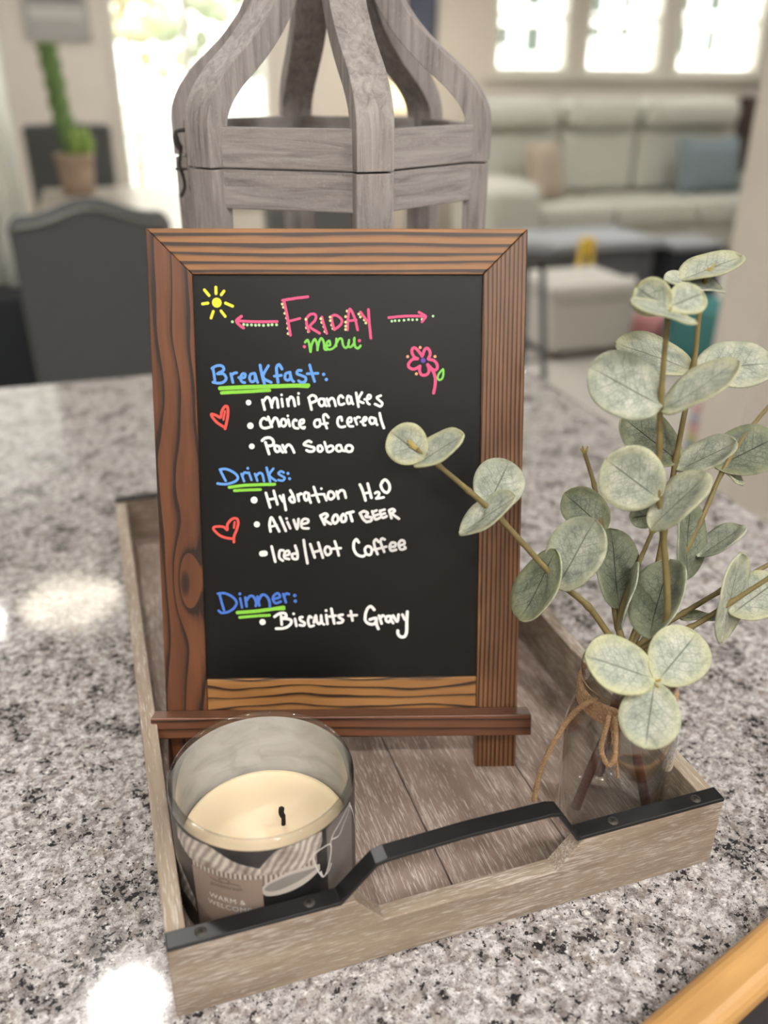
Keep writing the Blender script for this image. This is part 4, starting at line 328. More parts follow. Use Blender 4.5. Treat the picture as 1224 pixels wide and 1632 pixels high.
 ('lettering','dark blue word Dinner with a colon','deepblue',[(1.76,[(-82.1,124.9),(-81.9,123.9),(-81.6,122.3),(-81.2,120.7),(-80.9,119.1),(-80.5,117.7),(-80.1,116.2),(-79.8,114.9),(-79.5,114.0)]),(1.76,[(-83.3,125.5),(-82.5,125.6),(-81.4,125.8),(-80.2,125.9),(-78.9,125.8),(-77.6,125.4),(-76.2,124.8),(-74.8,124.1),(-73.7,123.3),(-72.7,122.4),(-71.8,121.4),(-71.2,120.4),(-70.9,119.4),(-70.9,118.3),(-71.4,117.3),(-72.0,116.3),(-72.7,115.4),(-73.6,114.6),(-74.7,113.9),(-75.8,113.2),(-76.9,112.7),(-78.0,112.4),(-79.1,112.2),(-80.2,112.1),(-81.1,112.1),(-81.8,112.4),(-82.3,112.9),(-82.8,113.4),(-83.1,113.7)]),(1.64,[(-68.4,122.1),(-67.3,115.7)]),(2.11,[(-68.5,125.3),(-68.4,125.2)]),(1.88,[(-64.9,122.6),(-64.2,116.6)]),(1.88,[(-64.4,120.2),(-63.9,120.9),(-63.3,121.9),(-62.6,122.9),(-61.9,123.5),(-61.3,123.8),(-60.6,123.8),(-59.9,123.6),(-59.3,123.2),(-58.8,122.4),(-58.3,121.4),(-57.9,120.2),(-57.6,119.2),(-57.6,118.5),(-57.7,117.8),(-57.9,117.2),(-58.0,116.8)]),(1.88,[(-56.7,123.2),(-55.6,117.1)]),(1.88,[(-56.1,120.1),(-55.7,121.0),(-55.1,122.3),(-54.4,123.6),(-53.7,124.4),(-53.0,124.6),(-52.2,124.6),(-51.4,124.2),(-50.8,123.7),(-50.2,123.1),(-49.6,122.1),(-49.1,121.1),(-48.8,120.1),(-48.6,119.0),(-48.5,117.9),(-48.5,116.9),(-48.5,116.1)]),(1.77,[(-46.4,121.3),(-45.4,121.5),(-44.0,121.9),(-42.6,122.3),(-41.7,122.8),(-41.5,123.5),(-41.8,124.3),(-42.3,125.1),(-42.8,125.5),(-43.4,125.5),(-44.1,125.1),(-44.9,124.6),(-45.5,124.0),(-45.9,123.4),(-46.2,122.7),(-46.4,122.0),(-46.4,121.3),(-46.1,120.5),(-45.7,119.7),(-45.1,118.9),(-44.4,118.5),(-43.6,118.6),(-42.6,119.0),(-41.8,119.4),(-41.1,119.7)]),(1.76,[(-39.3,124.9),(-37.6,119.1)]),(1.77,[(-38.7,123.3),(-38.4,123.7),(-38.1,124.3),(-37.6,124.8),(-37.2,125.2),(-36.7,125.2),(-36.2,125.1),(-35.8,124.9),(-35.4,124.8)]),(2.47,[(-31.5,123.8),(-31.4,123.7)]),(2.48,[(-31.2,119.9),(-31.2,119.9)])]),
 ('underline','long green line under the word Dinner','lime',[(2.47,[(-70.5,112.2),(-67.9,112.4),(-64.1,112.6),(-59.9,112.9),(-55.7,113.3),(-51.3,113.9),(-46.5,114.5),(-42.2,115.2),(-39.2,115.6)]),(1.77,[(-46.9,114.3),(-38.9,114.5)])]),
 ('underline','short green line under the word Dinner','lime',[(2.0,[(-69.1,108.8),(-67.2,109.0),(-64.5,109.2),(-61.6,109.5),(-58.8,109.7),(-56.0,109.9),(-53.2,110.0),(-50.7,110.1),(-48.9,110.2)])]),
 ('bullet','','white',[(4.37,[(-53.7,105.4),(-53.6,105.3)])]),
 ('lettering','white words Biscuits + Gravy','white',[(2.01,[(-45.5,109.1),(-44.9,109.5),(-44.1,110.1),(-43.1,110.8),(-42.2,111.2),(-41.3,111.5),(-40.3,111.6),(-39.4,111.6),(-38.7,111.5),(-38.1,111.1),(-37.7,110.5),(-37.5,109.9),(-37.5,109.3),(-38.1,108.9),(-39.2,108.5),(-40.2,108.1),(-40.5,107.8),(-39.9,107.7),(-38.8,107.7),(-37.4,107.6),(-36.4,107.5),(-35.6,107.2),(-34.8,106.9),(-34.3,106.5),(-34.0,105.9),(-34.1,105.3),(-34.4,104.4),(-34.9,103.6),(-35.6,102.9),(-36.3,102.3),(-37.3,101.7),(-38.3,101.3),(-39.5,101.0),(-40.8,100.8),(-42.2,100.8),(-43.6,100.8),(-44.5,100.8)]),(1.89,[(-41.1,109.7),(-40.7,103.5)]),(1.89,[(-31.6,107.4),(-30.8,102.5)]),(2.01,[(-32.5,111.0),(-32.4,110.9)]),(1.89,[(-26.6,108.6),(-27.0,108.6),(-27.5,108.6),(-28.0,108.5),(-28.4,108.3),(-28.4,107.9),(-28.4,107.3),(-28.2,106.7),(-27.8,106.2),(-27.2,105.8),(-26.4,105.4),(-25.7,105.0),(-25.2,104.6),(-25.1,104.1),(-25.2,103.6),(-25.4,103.1),(-25.8,102.8),(-26.4,102.7),(-27.2,102.8),(-27.9,103.0),(-28.5,103.1)]),(1.89,[(-20.4,108.3),(-20.7,108.5),(-21.1,108.9),(-21.5,109.2),(-21.9,109.2),(-22.2,108.7),(-22.5,107.8),(-22.7,106.8),(-22.8,105.8),(-22.7,104.8),(-22.4,103.7),(-22.1,102.8),(-21.7,102.1),(-21.1,102.0),(-20.3,102.2),(-19.6,102.5),(-19.0,102.7)]),(1.99,[(-18.9,104.8),(-18.7,105.9),(-18.3,107.5),(-17.9,108.9),(-17.5,109.6),(-17.4,109.2),(-17.3,108.0),(-17.1,106.6),(-16.9,105.5),(-16.6,104.8),(-16.2,104.3),(-15.7,103.9),(-15.3,103.8),(-14.9,104.0),(-14.5,104.5),(-14.2,105.1),(-14.0,105.8),(-13.9,106.7),(-13.8,107.8),(-13.9,108.9),(-13.9,109.6)]),(1.85,[(-13.9,109.6),(-13.8,108.6),(-13.7,107.3),(-13.5,105.9),(-13.3,104.8),(-13.0,104.2),(-12.6,103.8),(-12.3,103.6),(-12.0,103.4)]),(1.99,[(-10.4,109.9),(-9.7,103.7)]),(2.12,[(-10.5,113.1),(-10.4,113.0)]),(1.98,[(-6.9,114.3),(-6.7,113.3),(-6.5,111.9),(-6.2,110.3),(-6.0,108.8),(-5.7,107.5),(-5.4,106.1),(-5.2,104.9),(-5.0,104.0)]),(1.85,[(-8.3,108.9),(-4.0,109.5)]),(1.99,[(0.7,110.1),(0.1,110.0),(-0.7,109.9),(-1.5,109.7),(-2.0,109.5),(-2.0,109.1),(-1.8,108.7),(-1.4,108.2),(-1.0,107.8),(-0.5,107.4),(0.1,107.1),(0.6,106.7),(1.0,106.4),(0.9,105.9),(0.7,105.5),(0.4,105.0),(-0.1,104.7),(-0.7,104.5),(-1.4,104.4),(-2.2,104.4),(-2.7,104.4)]),(1.99,[(6.3,112.5),(7.4,106.0)]),(1.86,[(4.6,109.4),(10.3,109.7)]),(2.12,[(22.2,113.4),(21.8,113.9),(21.2,114.7),(20.5,115.4),(19.9,115.8),(19.3,115.7),(18.7,115.4),(18.1,114.8),(17.6,114.1),(17.1,113.2),(16.8,112.2),(16.4,111.1),(16.2,110.0),(16.1,108.9),(16.0,107.9),(16.0,106.8),(16.2,105.9),(16.7,105.1),(17.3,104.4),(18.1,103.9),(18.8,103.5),(19.8,103.3),(20.8,103.2),(21.8,103.4),(22.5,103.8),(23.1,104.6),(23.5,105.8),(23.7,106.9),(23.5,107.6),(22.7,107.6),(21.4,107.3),(20.1,106.9),(19.2,106.6)]),(2.12,[(23.5,107.2),(23.6,106.4),(23.6,105.3),(23.7,104.1),(23.8,103.1),(24.1,102.2),(24.4,101.3),(24.7,100.5),(25.0,100.0)]),(1.99,[(25.5,109.2),(27.2,103.7)]),(1.99,[(26.2,107.2),(26.5,107.6),(26.9,108.2),(27.4,108.8),(27.8,109.2),(28.2,109.3),(28.4,109.2),(28.7,109.0),(28.8,108.9)]),(1.99,[(33.1,108.8),(32.7,108.8),(32.0,108.8),(31.3,108.8),(30.8,108.5),(30.5,108.0),(30.2,107.4),(30.1,106.7),(30.2,106.1),(30.5,105.6),(31.0,105.1),(31.6,104.8),(32.1,104.7),(32.6,105.2),(33.1,105.9),(33.6,106.8),(33.8,107.5),(33.8,108.0),(33.5,108.5),(33.2,108.9),(33.1,108.8),(33.3,108.3),(33.5,107.3),(33.9,106.2),(34.1,105.4),(34.4,104.9),(34.7,104.5),(35.0,104.2),(35.1,104.0)]),(1.99,[(35.1,109.2),(35.7,108.2),(36.4,106.8),(37.2,105.5),(37.8,105.0),(38.2,105.7),(38.5,107.2),(38.6,108.7),(38.8,109.8)]),(1.99,[(41.4,109.8),(43.1,106.4)]),(2.26,[(44.8,111.8),(44.7,110.6),(44.6,108.9),(44.5,106.9),(44.4,105.0),(44.4,103.0),(44.4,101.0),(44.4,99.0),(44.3,97.4),(44.0,96.2),(43.7,95.4),(43.3,94.8),(42.8,94.3),(42.2,94.1),(41.5,94.0),(40.8,94.1),(40.1,94.3),(39.6,94.6),(39.1,95.1),(38.8,95.6),(38.5,96.1),(38.3,96.7),(38.3,97.4),(38.3,98.0),(38.3,98.5)])]),
]
SPRIGS = {
 'tall': {'trunk':[[296.4,345.5,14.0],[281.2,348.8,71.0],[274.5,352.0,128.0]],'stems':[[[274.5,352.0,128.0],[281.5,340.0,161.4],[278.1,352.8,219.1],[275.5,356.9,236.4],[274.1,361.3,263.9],[271.7,363.6,293.5],[271.4,367.5,331.9]]],'leaves':[([272.5,369.1,335.6],[260.7,382.3,344.3],[-0.631,-0.732,0.256],19.6,0),([272.6,369.4,336.2],[294.5,372.2,341.7],[-0.088,-0.709,0.7],18.6,0),([281.0,358.0,331.0],[247.5,365.9,338.4],[0.179,-0.151,0.972],28.8,0),([271.9,362.0,286.1],[237.1,379.1,305.6],[-0.099,-0.829,0.55],35.6,0),([271.5,359.7,283.8],[305.1,348.4,310.1],[-0.574,0.158,0.803],36.2,0),([274.6,355.4,235.3],[246.3,369.4,257.2],[-0.296,-0.932,0.209],35.4,0),([267.6,348.9,220.8],[294.7,344.7,252.1],[-0.735,0.163,0.658],34.1,0),([273.6,342.7,152.6],[300.1,370.3,185.6],[-0.781,0.005,0.624],38.0,1),([278.2,358.1,224.7],[268.9,369.2,217.6],[-0.816,-0.501,0.289],13.9,1)]},
 'fork': {'trunk':[[282.2,380.7,14.0],[276.1,368.3,71.0],[270.0,356.0,128.0]],'stems':[[[270.0,356.0,128.0],[292.0,372.2,148.5],[303.9,383.4,195.1],[311.9,394.1,238.0],[320.2,403.0,291.3],[322.6,408.6,321.3],[325.2,411.6,341.9]],[[270.0,356.0,128.0],[289.6,372.9,144.0],[318.2,383.5,170.8],[340.8,397.6,189.1],[365.3,414.5,214.1],[390.5,427.8,232.9],[416.8,438.8,247.9]],[[270.0,356.0,128.0],[289.4,360.1,141.8],[310.1,360.6,151.3],[335.5,361.4,162.0],[370.1,362.5,174.6]],[[270.0,356.0,128.0],[282.2,347.2,146.5],[300.6,342.0,154.8],[321.8,337.5,170.7],[341.2,332.0,187.9]]],'leaves':[([311.3,415.4,338.2],[347.1,411.6,349.0],[-0.295,-0.073,0.953],30.8,0),([332.6,403.6,333.7],[299.2,413.0,339.4],[0.113,-0.189,0.976],28.8,0),([320.5,403.9,288.8],[283.9,429.3,300.5],[0.027,-0.387,0.922],37.8,0),([319.8,400.7,289.0],[360.4,385.7,295.0],[-0.279,-0.412,0.868],35.8,0),([314.7,394.6,236.2],[287.0,419.4,257.0],[-0.038,-0.665,0.746],34.9,1),([311.7,391.0,232.1],[342.4,379.8,247.9],[-0.447,0.039,0.894],29.8,0),([362.1,417.8,216.2],[405.5,417.6,229.7],[-0.27,-0.423,0.865],37.3,1),([368.3,414.8,214.4],[374.7,404.5,207.9],[0.31,-0.367,0.877],11.3,0),([322.3,378.7,162.0],[331.4,402.6,204.0],[0.465,-0.809,0.36],38.0,1),([334.6,385.7,171.7],[364.7,384.5,188.3],[-0.459,0.264,0.848],28.2,0),([317.3,333.3,146.5],[326.7,347.7,197.4],[0.441,-0.882,0.167],38.0,0),([322.7,336.4,162.6],[354.8,339.0,178.5],[-0.399,-0.328,0.856],29.4,0),([306.7,358.3,149.3],[328.3,351.6,150.1],[0.059,0.302,0.951],18.6,1)]},
 'left': {'trunk':[[251.9,358.6,14.0],[259.9,351.8,71.0],[274.0,345.0,128.0]],'stems':[[[274.0,345.0,128.0],[261.6,360.6,143.3],[248.8,370.2,162.3],[229.9,377.5,180.0],[200.0,393.1,215.3],[182.7,400.8,232.4],[166.2,407.2,247.6],[154.7,411.5,257.4]],[[274.0,345.0,128.0],[269.7,364.4,142.2],[275.8,373.8,154.8],[291.2,386.9,171.4],[307.5,399.2,187.0]],[[274.0,345.0,128.0],[272.7,371.3,141.6],[278.4,396.6,170.5],[281.7,417.7,190.2],[284.6,434.0,207.4],[284.6,449.3,222.9]],[[274.0,345.0,128.0],[267.8,335.5,148.8],[262.2,319.7,150.9],[254.1,306.7,152.6]]],'leaves':[([157.9,408.0,252.8],[144.0,423.3,264.1],[-0.441,-0.757,0.482],23.4,0),([152.4,408.8,248.7],[178.8,401.8,265.2],[-0.539,-0.046,0.841],26.2,0),([192.7,398.4,220.7],[211.4,411.0,242.8],[-0.254,-0.733,0.631],29.1,0),([175.2,393.9,210.1],[204.7,383.9,231.9],[-0.557,0.147,0.818],31.2,0),([232.6,385.6,194.7],[210.3,373.0,156.9],[-0.863,0.015,0.504],37.5,1),([229.4,374.2,175.6],[251.3,378.4,215.0],[-0.814,-0.318,0.487],37.1,0),([274.3,376.2,151.8],[279.0,401.4,193.4],[0.256,-0.84,0.479],38.0,1),([283.2,412.3,185.5],[262.6,432.1,205.6],[-0.099,-0.758,0.644],28.6,1),([269.9,367.2,143.1],[288.6,379.9,178.8],[-0.822,0.513,0.246],34.7,0),([253.7,307.6,154.0],[217.9,321.6,167.0],[0.089,-0.545,0.834],33.2,0),([254.7,306.5,152.6],[284.9,317.8,170.5],[-0.262,-0.555,0.79],32.0,0),([252.3,305.5,153.5],[236.5,284.4,130.6],[-0.425,-0.502,0.754],31.2,0)]},
}
# ================================================================== THE ROOM
carpet = plain('pale_grey_carpet', srgb(196, 192, 186), .95, .06, 90)
struct(MB().box(-4, 8, -2.5, WALLY, FLOOR-.1, FLOOR).build('floor', carpet))
struct(MB().box(-4, 8, -2.5, WALLY, CEIL, CEIL+.1).build('ceiling', WHITEP))
OPEN = [(.33, 1.50, -.42, 1.22), (3.36, 4.07, .475, 1.32), (4.20, 4.97, .475, 1.32), (5.10, 6.02, .475, 1.32)]
mb = MB(); xs = -4.0
for x0, x1, z0, z1 in OPEN:
    mb.box(xs, x0, WALLY, WALLY+.14, FLOOR, CEIL); mb.box(x0, x1, WALLY, WALLY+.14, FLOOR, z0); mb.box(x0, x1, WALLY, WALLY+.14, z1, CEIL); xs = x1
mb.box(xs, 8, WALLY, WALLY+.14, FLOOR, CEIL)
struct(mb.build('wall_back', WALLP))
for i, (x0, x1, z0, z1) in enumerate(OPEN):
    w = thing('window_%d' % (i+1), ['tall bright patio window behind the lantern, left of the sofa', 'first bright window above the pale sofa, beside the lantern', 'second bright window above the middle of the pale sofa', 'third bright window above the pale sofa, nearest the wall end'][i], 'window', ((x0+x1)/2, WALLY, z0)); w['kind'] = 'structure'
    t = .045; f = MB()
    f.box(x0, x0+t, WALLY-.03, WALLY+.1, z0, z1); f.box(x1-t, x1, WALLY-.03, WALLY+.1, z0, z1); f.box(x0+t, x1-t, WALLY-.03, WALLY+.1, z1-t, z1); f.box(x0+t, x1-t, WALLY-.03, WALLY+.1, z0, z0+t)
    if i == 0:
        f.box(.86, .91, WALLY-.01, WALLY+.08, z0+t, z1-t)
        for k in range(7): f.box(x0+t, x1-t, WALLY+.03, WALLY+.05, z0+.22*(k+1), z0+.22*(k+1)+.014)
    else:
        f.box(x0+t, x1-t, WALLY, WALLY+.06, (z0+z1)/2-.015, (z0+z1)/2+.015)
    f.build('window_frame', WHITEP, w, world=True)
    MB().box(x0+t, x1-t, WALLY+.045, WALLY+.051, z0+t, z1-t).build('pane', PANE, w, world=True)
    MB().box(x0-.06, x1+.06, WALLY-.06, WALLY, z0-.05, z0).build('sill', WHITEP, w, world=True, bevel=.004)
struct(MB().box(1.80, 4.6, 2.0, 2.19, FLOOR, CEIL).build('wall_right', WALLP))
struct(MB().box(1.79, 4.6, 1.985, 2.0, FLOOR, FLOOR+.11).build('baseboard_right', WHITEP, bevel=.004))
struct(MB().box(-4, 8, WALLY-.016, WALLY, FLOOR, FLOOR+.12).build('baseboard_back', WHITEP))
struct(MB().box(-3.1, -3.0, -2.5, WALLY, FLOOR, CEIL).build('wall_left', WALLP))
struct(MB().box(-3.1, 8, -2.6, -2.5, FLOOR, CEIL).build('wall_front', WALLP))
struct(MB().box(8, 8.1, -2.6, WALLY+.14, FLOOR, CEIL).build('wall_far_right', WALLP))
# outdoors, seen through the panes
lawn = plain('sunlit_lawn', srgb(170, 172, 164), .9, .2, 3)
struct(MB().box(-30, 40, WALLY+.2, 60, FLOOR-.35, FLOOR-.25).build('ground', lawn))
SIDING = plain('white_house_siding', srgb(236, 238, 236), .8, .02, 4)
h = thing('house', 'white neighbouring house with grey windows, seen through the panes above the sofa', 'house', (10, 17, FLOOR-.25))
MB().box(6.2, 15.5, 17, 22, FLOOR-.25, 5.5).build('siding', SIDING, h, world=True)
PG = plain('grey_green_window_glass', srgb(74, 82, 76), .9, .1, 2)
for x0, x1, z0, z1 in ((7.54, 8.02, 1.0, 1.32), (8.36, 8.68, .89, 1.33), (8.34, 8.65, 1.66, 1.9), (9.56, 9.99, 1.16, 1.36), (10.37, 10.64, 1.17, 1.37), (9.63, 9.96, 1.57, 1.94), (10.39, 10.6, 1.63, 1.96), (11.64, 11.94, .88, 1.4), (12.4, 12.64, .92, 1.37), (11.62, 11.92, 1.64, 2.0), (12.35, 12.66, 1.66, 2.02)):
    fr = MB().box(x0-.06, x1+.06, 16.95, 17, z0-.06, z1+.06).build('house_window', SIDING, h, world=True)
    MB().box(x0, x1, 16.93, 16.951, z0, z1).build('house_pane', PG, fr, world=True)
FOL = [plain('sunlit_yellow_foliage', srgb(176, 172, 134), .8, .3, 2), plain('pale_green_foliage', srgb(150, 158, 130), .8, .3, 2), plain('grey_green_foliage', srgb(136, 144, 134), .8, .3, 2)]
BARK = plain('tree_bark', srgb(150, 136, 120), .9, .2, 8)
for i, (x, y, hh, r, k) in enumerate([(.75, 12.5, 3.2, .55, 0), (1.7, 14.5, 3.0, .8, 1), (2.5, 12.8, 2.6, .5, 2), (3.5, 16, 3.4, .9, 1)]):
    t = thing('garden_tree', ['yellow leaved tree outside the patio window, closest to the picture wall', 'pale green tree outside the patio window, in the middle of the glass', 'grey green low tree outside the patio window, behind the lantern rib', 'broad pale tree outside, between the patio window and the white house'][i], 'tree', (x, y, FLOOR-.25), group='garden trees')
    MB().tube([(0, 0, 0), (.03, .02, hh*.4), (-.02, 0, hh*.75)], [.07, .05, .03]).build('trunk', BARK, t)
    c = MB()
    for q in range(26):
        a, e = random.uniform(0, 6.28), random.uniform(-.9, 1); rr = r*random.uniform(.45, 1)
        c.sphere((rr*math.cos(a)*math.cos(e), rr*math.sin(a)*math.cos(e), hh*.72+rr*1.2*math.sin(e)), r*random.uniform(.14, .26), 8)
    c.build('crown', FOL[k], t)
# ceiling cans: some mirror in the granite, those labelled fill are added for brightness
LENS = emit('lamp_lens', (1, .972, .935, 1), LAMP)
can = None
names = ['ceiling can light above the near left part of the counter, mirrored beside the tray corner', 'ceiling can light farther back on the left, mirrored as a warm glow in the granite', 'ceiling can light behind the viewer on the right', 'ceiling can light behind the viewer on the left', 'ceiling can light farthest behind the viewer', 'ceiling can light behind the viewer, closest to the wall end',
 'added fill can light straight above the viewer', 'added fill can light over the left of the kitchen', 'added fill can light over the right of the kitchen', 'added fill can light in the kitchen corner behind the viewer on the left',
 'added fill can light brightening the pale curtain, on its right half', 'added fill can light brightening the pale curtain, on its left half',
 'added fill can light over the toys, nearest the wall end', 'added fill can light over the sofa, at its wall end', 'added fill can light over the sofa, at its lantern end', 'added fill can light between the dining table and the sofa', 'added fill can light over the dining table',
 'added fill can light closest to the grey sign', 'added fill can light closest to the floor lamp', 'added fill can light over the coffee table', 'added fill can light in the far corner behind the sofa']
for i, (x, y) in enumerate(CANS_AND_FILL):
    if can is None:
        can = r0 = thing('recessed_or_fill_light', names[i], 'ceiling light', (x, y, CEIL), group='recessed ceiling lights')
        MB().lathe([(.068, .0), (.072, -.006), (.095, -.008), (.098, 0)], 40).build('trim_ring', WHITEP, can)
        MB().disc((0, 0, -.003), .07, 40, (0, 0, -1)).build('lens', LENS, can)
    elif i == 1:
        t = thing('recessed_or_fill_light', names[i], 'ceiling light', (x, y, CEIL), group='recessed ceiling lights')
        MB().lathe([(.198, .0), (.202, -.006), (.225, -.008), (.228, 0)], 40).build('trim_ring', WHITEP, t)
        MB().disc((0, 0, -.003), (.2), 40, (0, 0, -1)).build('lens', emit('warm_frosted_lens', (1, .9, .74, 1), 3.6), t)
    else: dup(r0, (x, y, CEIL), label=names[i])
    if i == 0: r0 = can
# ================================================================== COUNTER
ct = thing('kitchen_island', 'polished grey and white speckled granite kitchen island carrying the tray', 'kitchen counter', (0.0, .8, FLOOR))
MB().box(-1.9, .675, -.09, 1.426, -.038, 0).build('countertop', GRANITE, ct, world=True, bevel=.004, seg=3, off=(0, 0, 0))
MB().box(-1.85, .60, .0, 1.16, FLOOR, -.0385).build('cabinet_base', plain('white_cabinet_paint', srgb(214, 210, 204), .5, .02, 10), ct, world=True)
# ================================================================== TRAY
U0, V0, TW, TD, TH, TT = -.0115, .3039, .3286, .5416, .0507, .0104
tr = thing('serving_tray', 'whitewashed wooden serving tray with black metal handles on the granite', 'tray', (U0+TW/2, V0+TD/2, 0))
MB().box(U0, U0+TT, V0+TT, V0+TD-TT, 0, TH).build('side_rail', T_RAIL, tr, 'yxz', .0007, world=True)
MB().box(U0+TW-TT, U0+TW, V0+TT, V0+TD-TT, 0, TH).build('side_rail', T_RAIL, tr, 'yxz', .0007, world=True)
prof = [(U0, 0), (U0+TW, 0), (U0+TW, TH), (.2225, TH), (.2060, .0300), (.1022, .0306), (.0860, TH), (U0, TH)]
MB().prism(prof, 'y', V0, V0+TT).build('end_rail', T_RAIL, tr, 'xyz', .0008, world=True)
MB().prism(prof, 'y', V0+TD-TT, V0+TD).build('end_rail', T_RAIL, tr, 'xyz', .0008, world=True)
fl = MB(); seams = [U0+TT, .0733, .1538, .2346, U0+TW-TT]
for i in range(4):
    k = len(fl.v); fl.box(seams[i]+.0004, seams[i+1]-.0004, V0+TT, V0+TD-TT, .002, .008)
    for q in range(k, len(fl.g)): fl.g[q] = fl.g[q]+Vector((0, i*.9, i*.37))
fl.build('base_panel', T_FLOOR, tr, 'yxz', .0006, world=True)
def handle(v0, v1):
    path = [(U0, TH), (.0785, TH), (.0985, .0725), (.104, .0738), (.150, .0758), (.1985, .0752), (.2035, .0738), (.2175, TH), (U0+TW, TH)]
    th = .0026; n = len(path); lo = []; hi = []
    P = [Vector((a, b)) for a, b in path]
    for i in range(n):
        d0 = (P[i]-P[i-1]).normalized() if i else (P[1]-P[0]).normalized(); d1 = (P[i+1]-P[i]).normalized() if i < n-1 else d0
        t = (d0+d1).normalized(); nn = Vector((-t.y, t.x)); s = th/max(.5, nn.dot(Vector((-d0.y, d0.x))))
        lo.append(P[i]); hi.append(P[i]+nn*s)
    b = MB(); vs = []
    for i in range(n):
        vs += [(lo[i].x, v0, lo[i].y), (lo[i].x, v1, lo[i].y), (hi[i].x, v1, hi[i].y), (hi[i].x, v0, hi[i].y)]
    fs = [(0, 3, 2, 1), (4*n-4, 4*n-3, 4*n-2, 4*n-1)]
    for i in range(n-1):
        for k in range(4): fs.append((4*i+k, 4*i+(k+1) % 4, 4*i+4+(k+1) % 4, 4*i+4+k))
    b.add(vs, fs); hd = b.build('handle', BLACKMETAL, tr, bevel=.0008, seg=3, world=True)
    for x in (.006, .0622, .2435, .3001):
        s = MB(); c = (x, (v0+v1)/2, TH+.0026)
        s.lathe([(0, .0009), (.0016, .0008), (.0030, .0003), (.0033, -.0002)], 20, c); s.build('screw', DARKMETAL, hd, world=True)
        s = MB()
        for a in (.5, .5+math.pi/2):
            s.box(-.0016, .0016, -.0003, .0003, 0, .0011, Matrix.Translation(c) @ Matrix.Rotation(a, 4, 'Z'))
        s.build('screw_slot', plain('slot_black', srgb(14, 14, 14), .8), hd, world=True)
handle(V0-.0004, V0+TT-.0002)
handle(V0+TD-TT+.0002, V0+TD+.0004)
# ================================================================== EASEL CHALKBOARD
LEAN = .3081; BW, BL, FWD, LP, LD, LH, IBL = .2414, .3626, .0281, .0441, .0144, .0149, .0656
eb = thing('tabletop_chalkboard', 'black menu chalkboard in a dark-grained brown wooden easel frame, standing in the tray', 'chalkboard', (.1180, .4446, .008), R(-16.82))
WD_TOP = easel_wood('pine_top_rail', 165, 2.8, srgb(168, 116, 66), srgb(134, 88, 49), srgb(52, 33, 22), 2.4, (.30, .52))
WD_R = easel_wood('pine_right_stile', 340, 3.2, srgb(140, 94, 56), srgb(110, 72, 42), srgb(42, 27, 18), 3.6, (.30, .54))
WD_L = easel_wood('pine_left_stile', 92, 3.2, srgb(124, 76, 45), srgb(90, 52, 31), srgb(40, 23, 15), 6.5, (.42, .70), (.133, -.1045, 1.9), .3)
WD_B = easel_wood('pine_bottom_rail', 150, 3.8, srgb(176, 128, 74), srgb(144, 98, 54), srgb(50, 31, 21), 10.0, (.46, .66))
WD_S = easel_wood('pine_ledge', 260, 2.4, srgb(124, 80, 54), srgb(100, 62, 42), srgb(54, 32, 23), 3.4, (.38, .70))
TILT = (-LEAN, 0, 0); FT = .014; cut = FT*math.tan(LEAN)
hw = BW/2
def front(poly, name, mat, grain, y0=0.0, y1=FT, back=None, bev=.0006, off='none', par=None):
    return MB().prism(poly, 'y', y0, y1, back).build(name, mat, par or eb, grain, bev, rot=TILT, off=off)
front([(-hw, 0), (-hw+FWD, 0), (-hw+FWD, BL-FWD), (-hw, BL)], 'stile', WD_L, 'zxy', back=[(-hw, cut), (-hw+FWD, cut), (-hw+FWD, BL-FWD), (-hw, BL)])
front([(hw-FWD, 0), (hw, 0), (hw, BL), (hw-FWD, BL-FWD)], 'stile', WD_R, 'zxy', back=[(hw-FWD, cut), (hw, cut), (hw, BL), (hw-FWD, BL-FWD)])
front([(-hw+FWD+.0002, BL-FWD), (hw-FWD-.0002, BL-FWD), (hw-.0002, BL), (-hw+.0002, BL)], 'top_rail', WD_TOP, 'xzy')
front([(-hw+FWD+.0002, LP-.010), (hw-FWD-.0002, LP-.010), (hw-FWD-.0002, IBL), (-hw+FWD+.0002, IBL)], 'bottom_rail', WD_B, 'xzy', .0006)
CHALK, nt, b, o = newmat('black_chalkboard_face')
sm = noise(nt, N(nt, 'ShaderNodeMapping', {'Vector': N(nt, 'ShaderNodeAttribute', attribute_name='gc').outputs[1], 'Scale': (9, 4, 12)}).outputs[0], 1, 4)
setc(nt, b, ramp(nt, sm, [(.35, srgb(11, 11, 12)), (.75, srgb(16, 16, 17))])); b.inputs['Roughness'].default_value = .36; b.inputs['Specular IOR Level'].default_value = .32
pn = MB().box(-hw+FWD-.003, hw-FWD+.003, .0025, .0065, IBL-.004, BL-FWD+.003).build('chalk_panel', CHALK, eb, rot=TILT, off='none')
MB().box(-hw-.0075, hw+.0075, -LD, -.0001, LP-LH, LP).build('ledge', WD_S, eb, 'xyz', .0008, rot=TILT, off='none')
for s in (-1, 1):
    x = s*(hw-.020); L_ = BL*.93
    top = Vector((x, L_*math.sin(LEAN)+.0225, L_*math.cos(LEAN))); bot = Vector((x, .150, .0)); d = top-bot
    p = MB(); q = [bot+Vector((a, c, 0)) for a in (-.009, .009) for c in (-.006, .006)]; t = [top+Vector((a, c, 0)) for a in (-.009, .009) for c in (-.006, .006)]
    p.add(q+t, [(0, 1, 3, 2), (4, 6, 7, 5), (0, 4, 5, 1), (1, 5, 7, 3), (3, 7, 6, 2), (2, 6, 4, 0)]); p.build('back_leg', WD_R, eb, 'zxy', .0006)
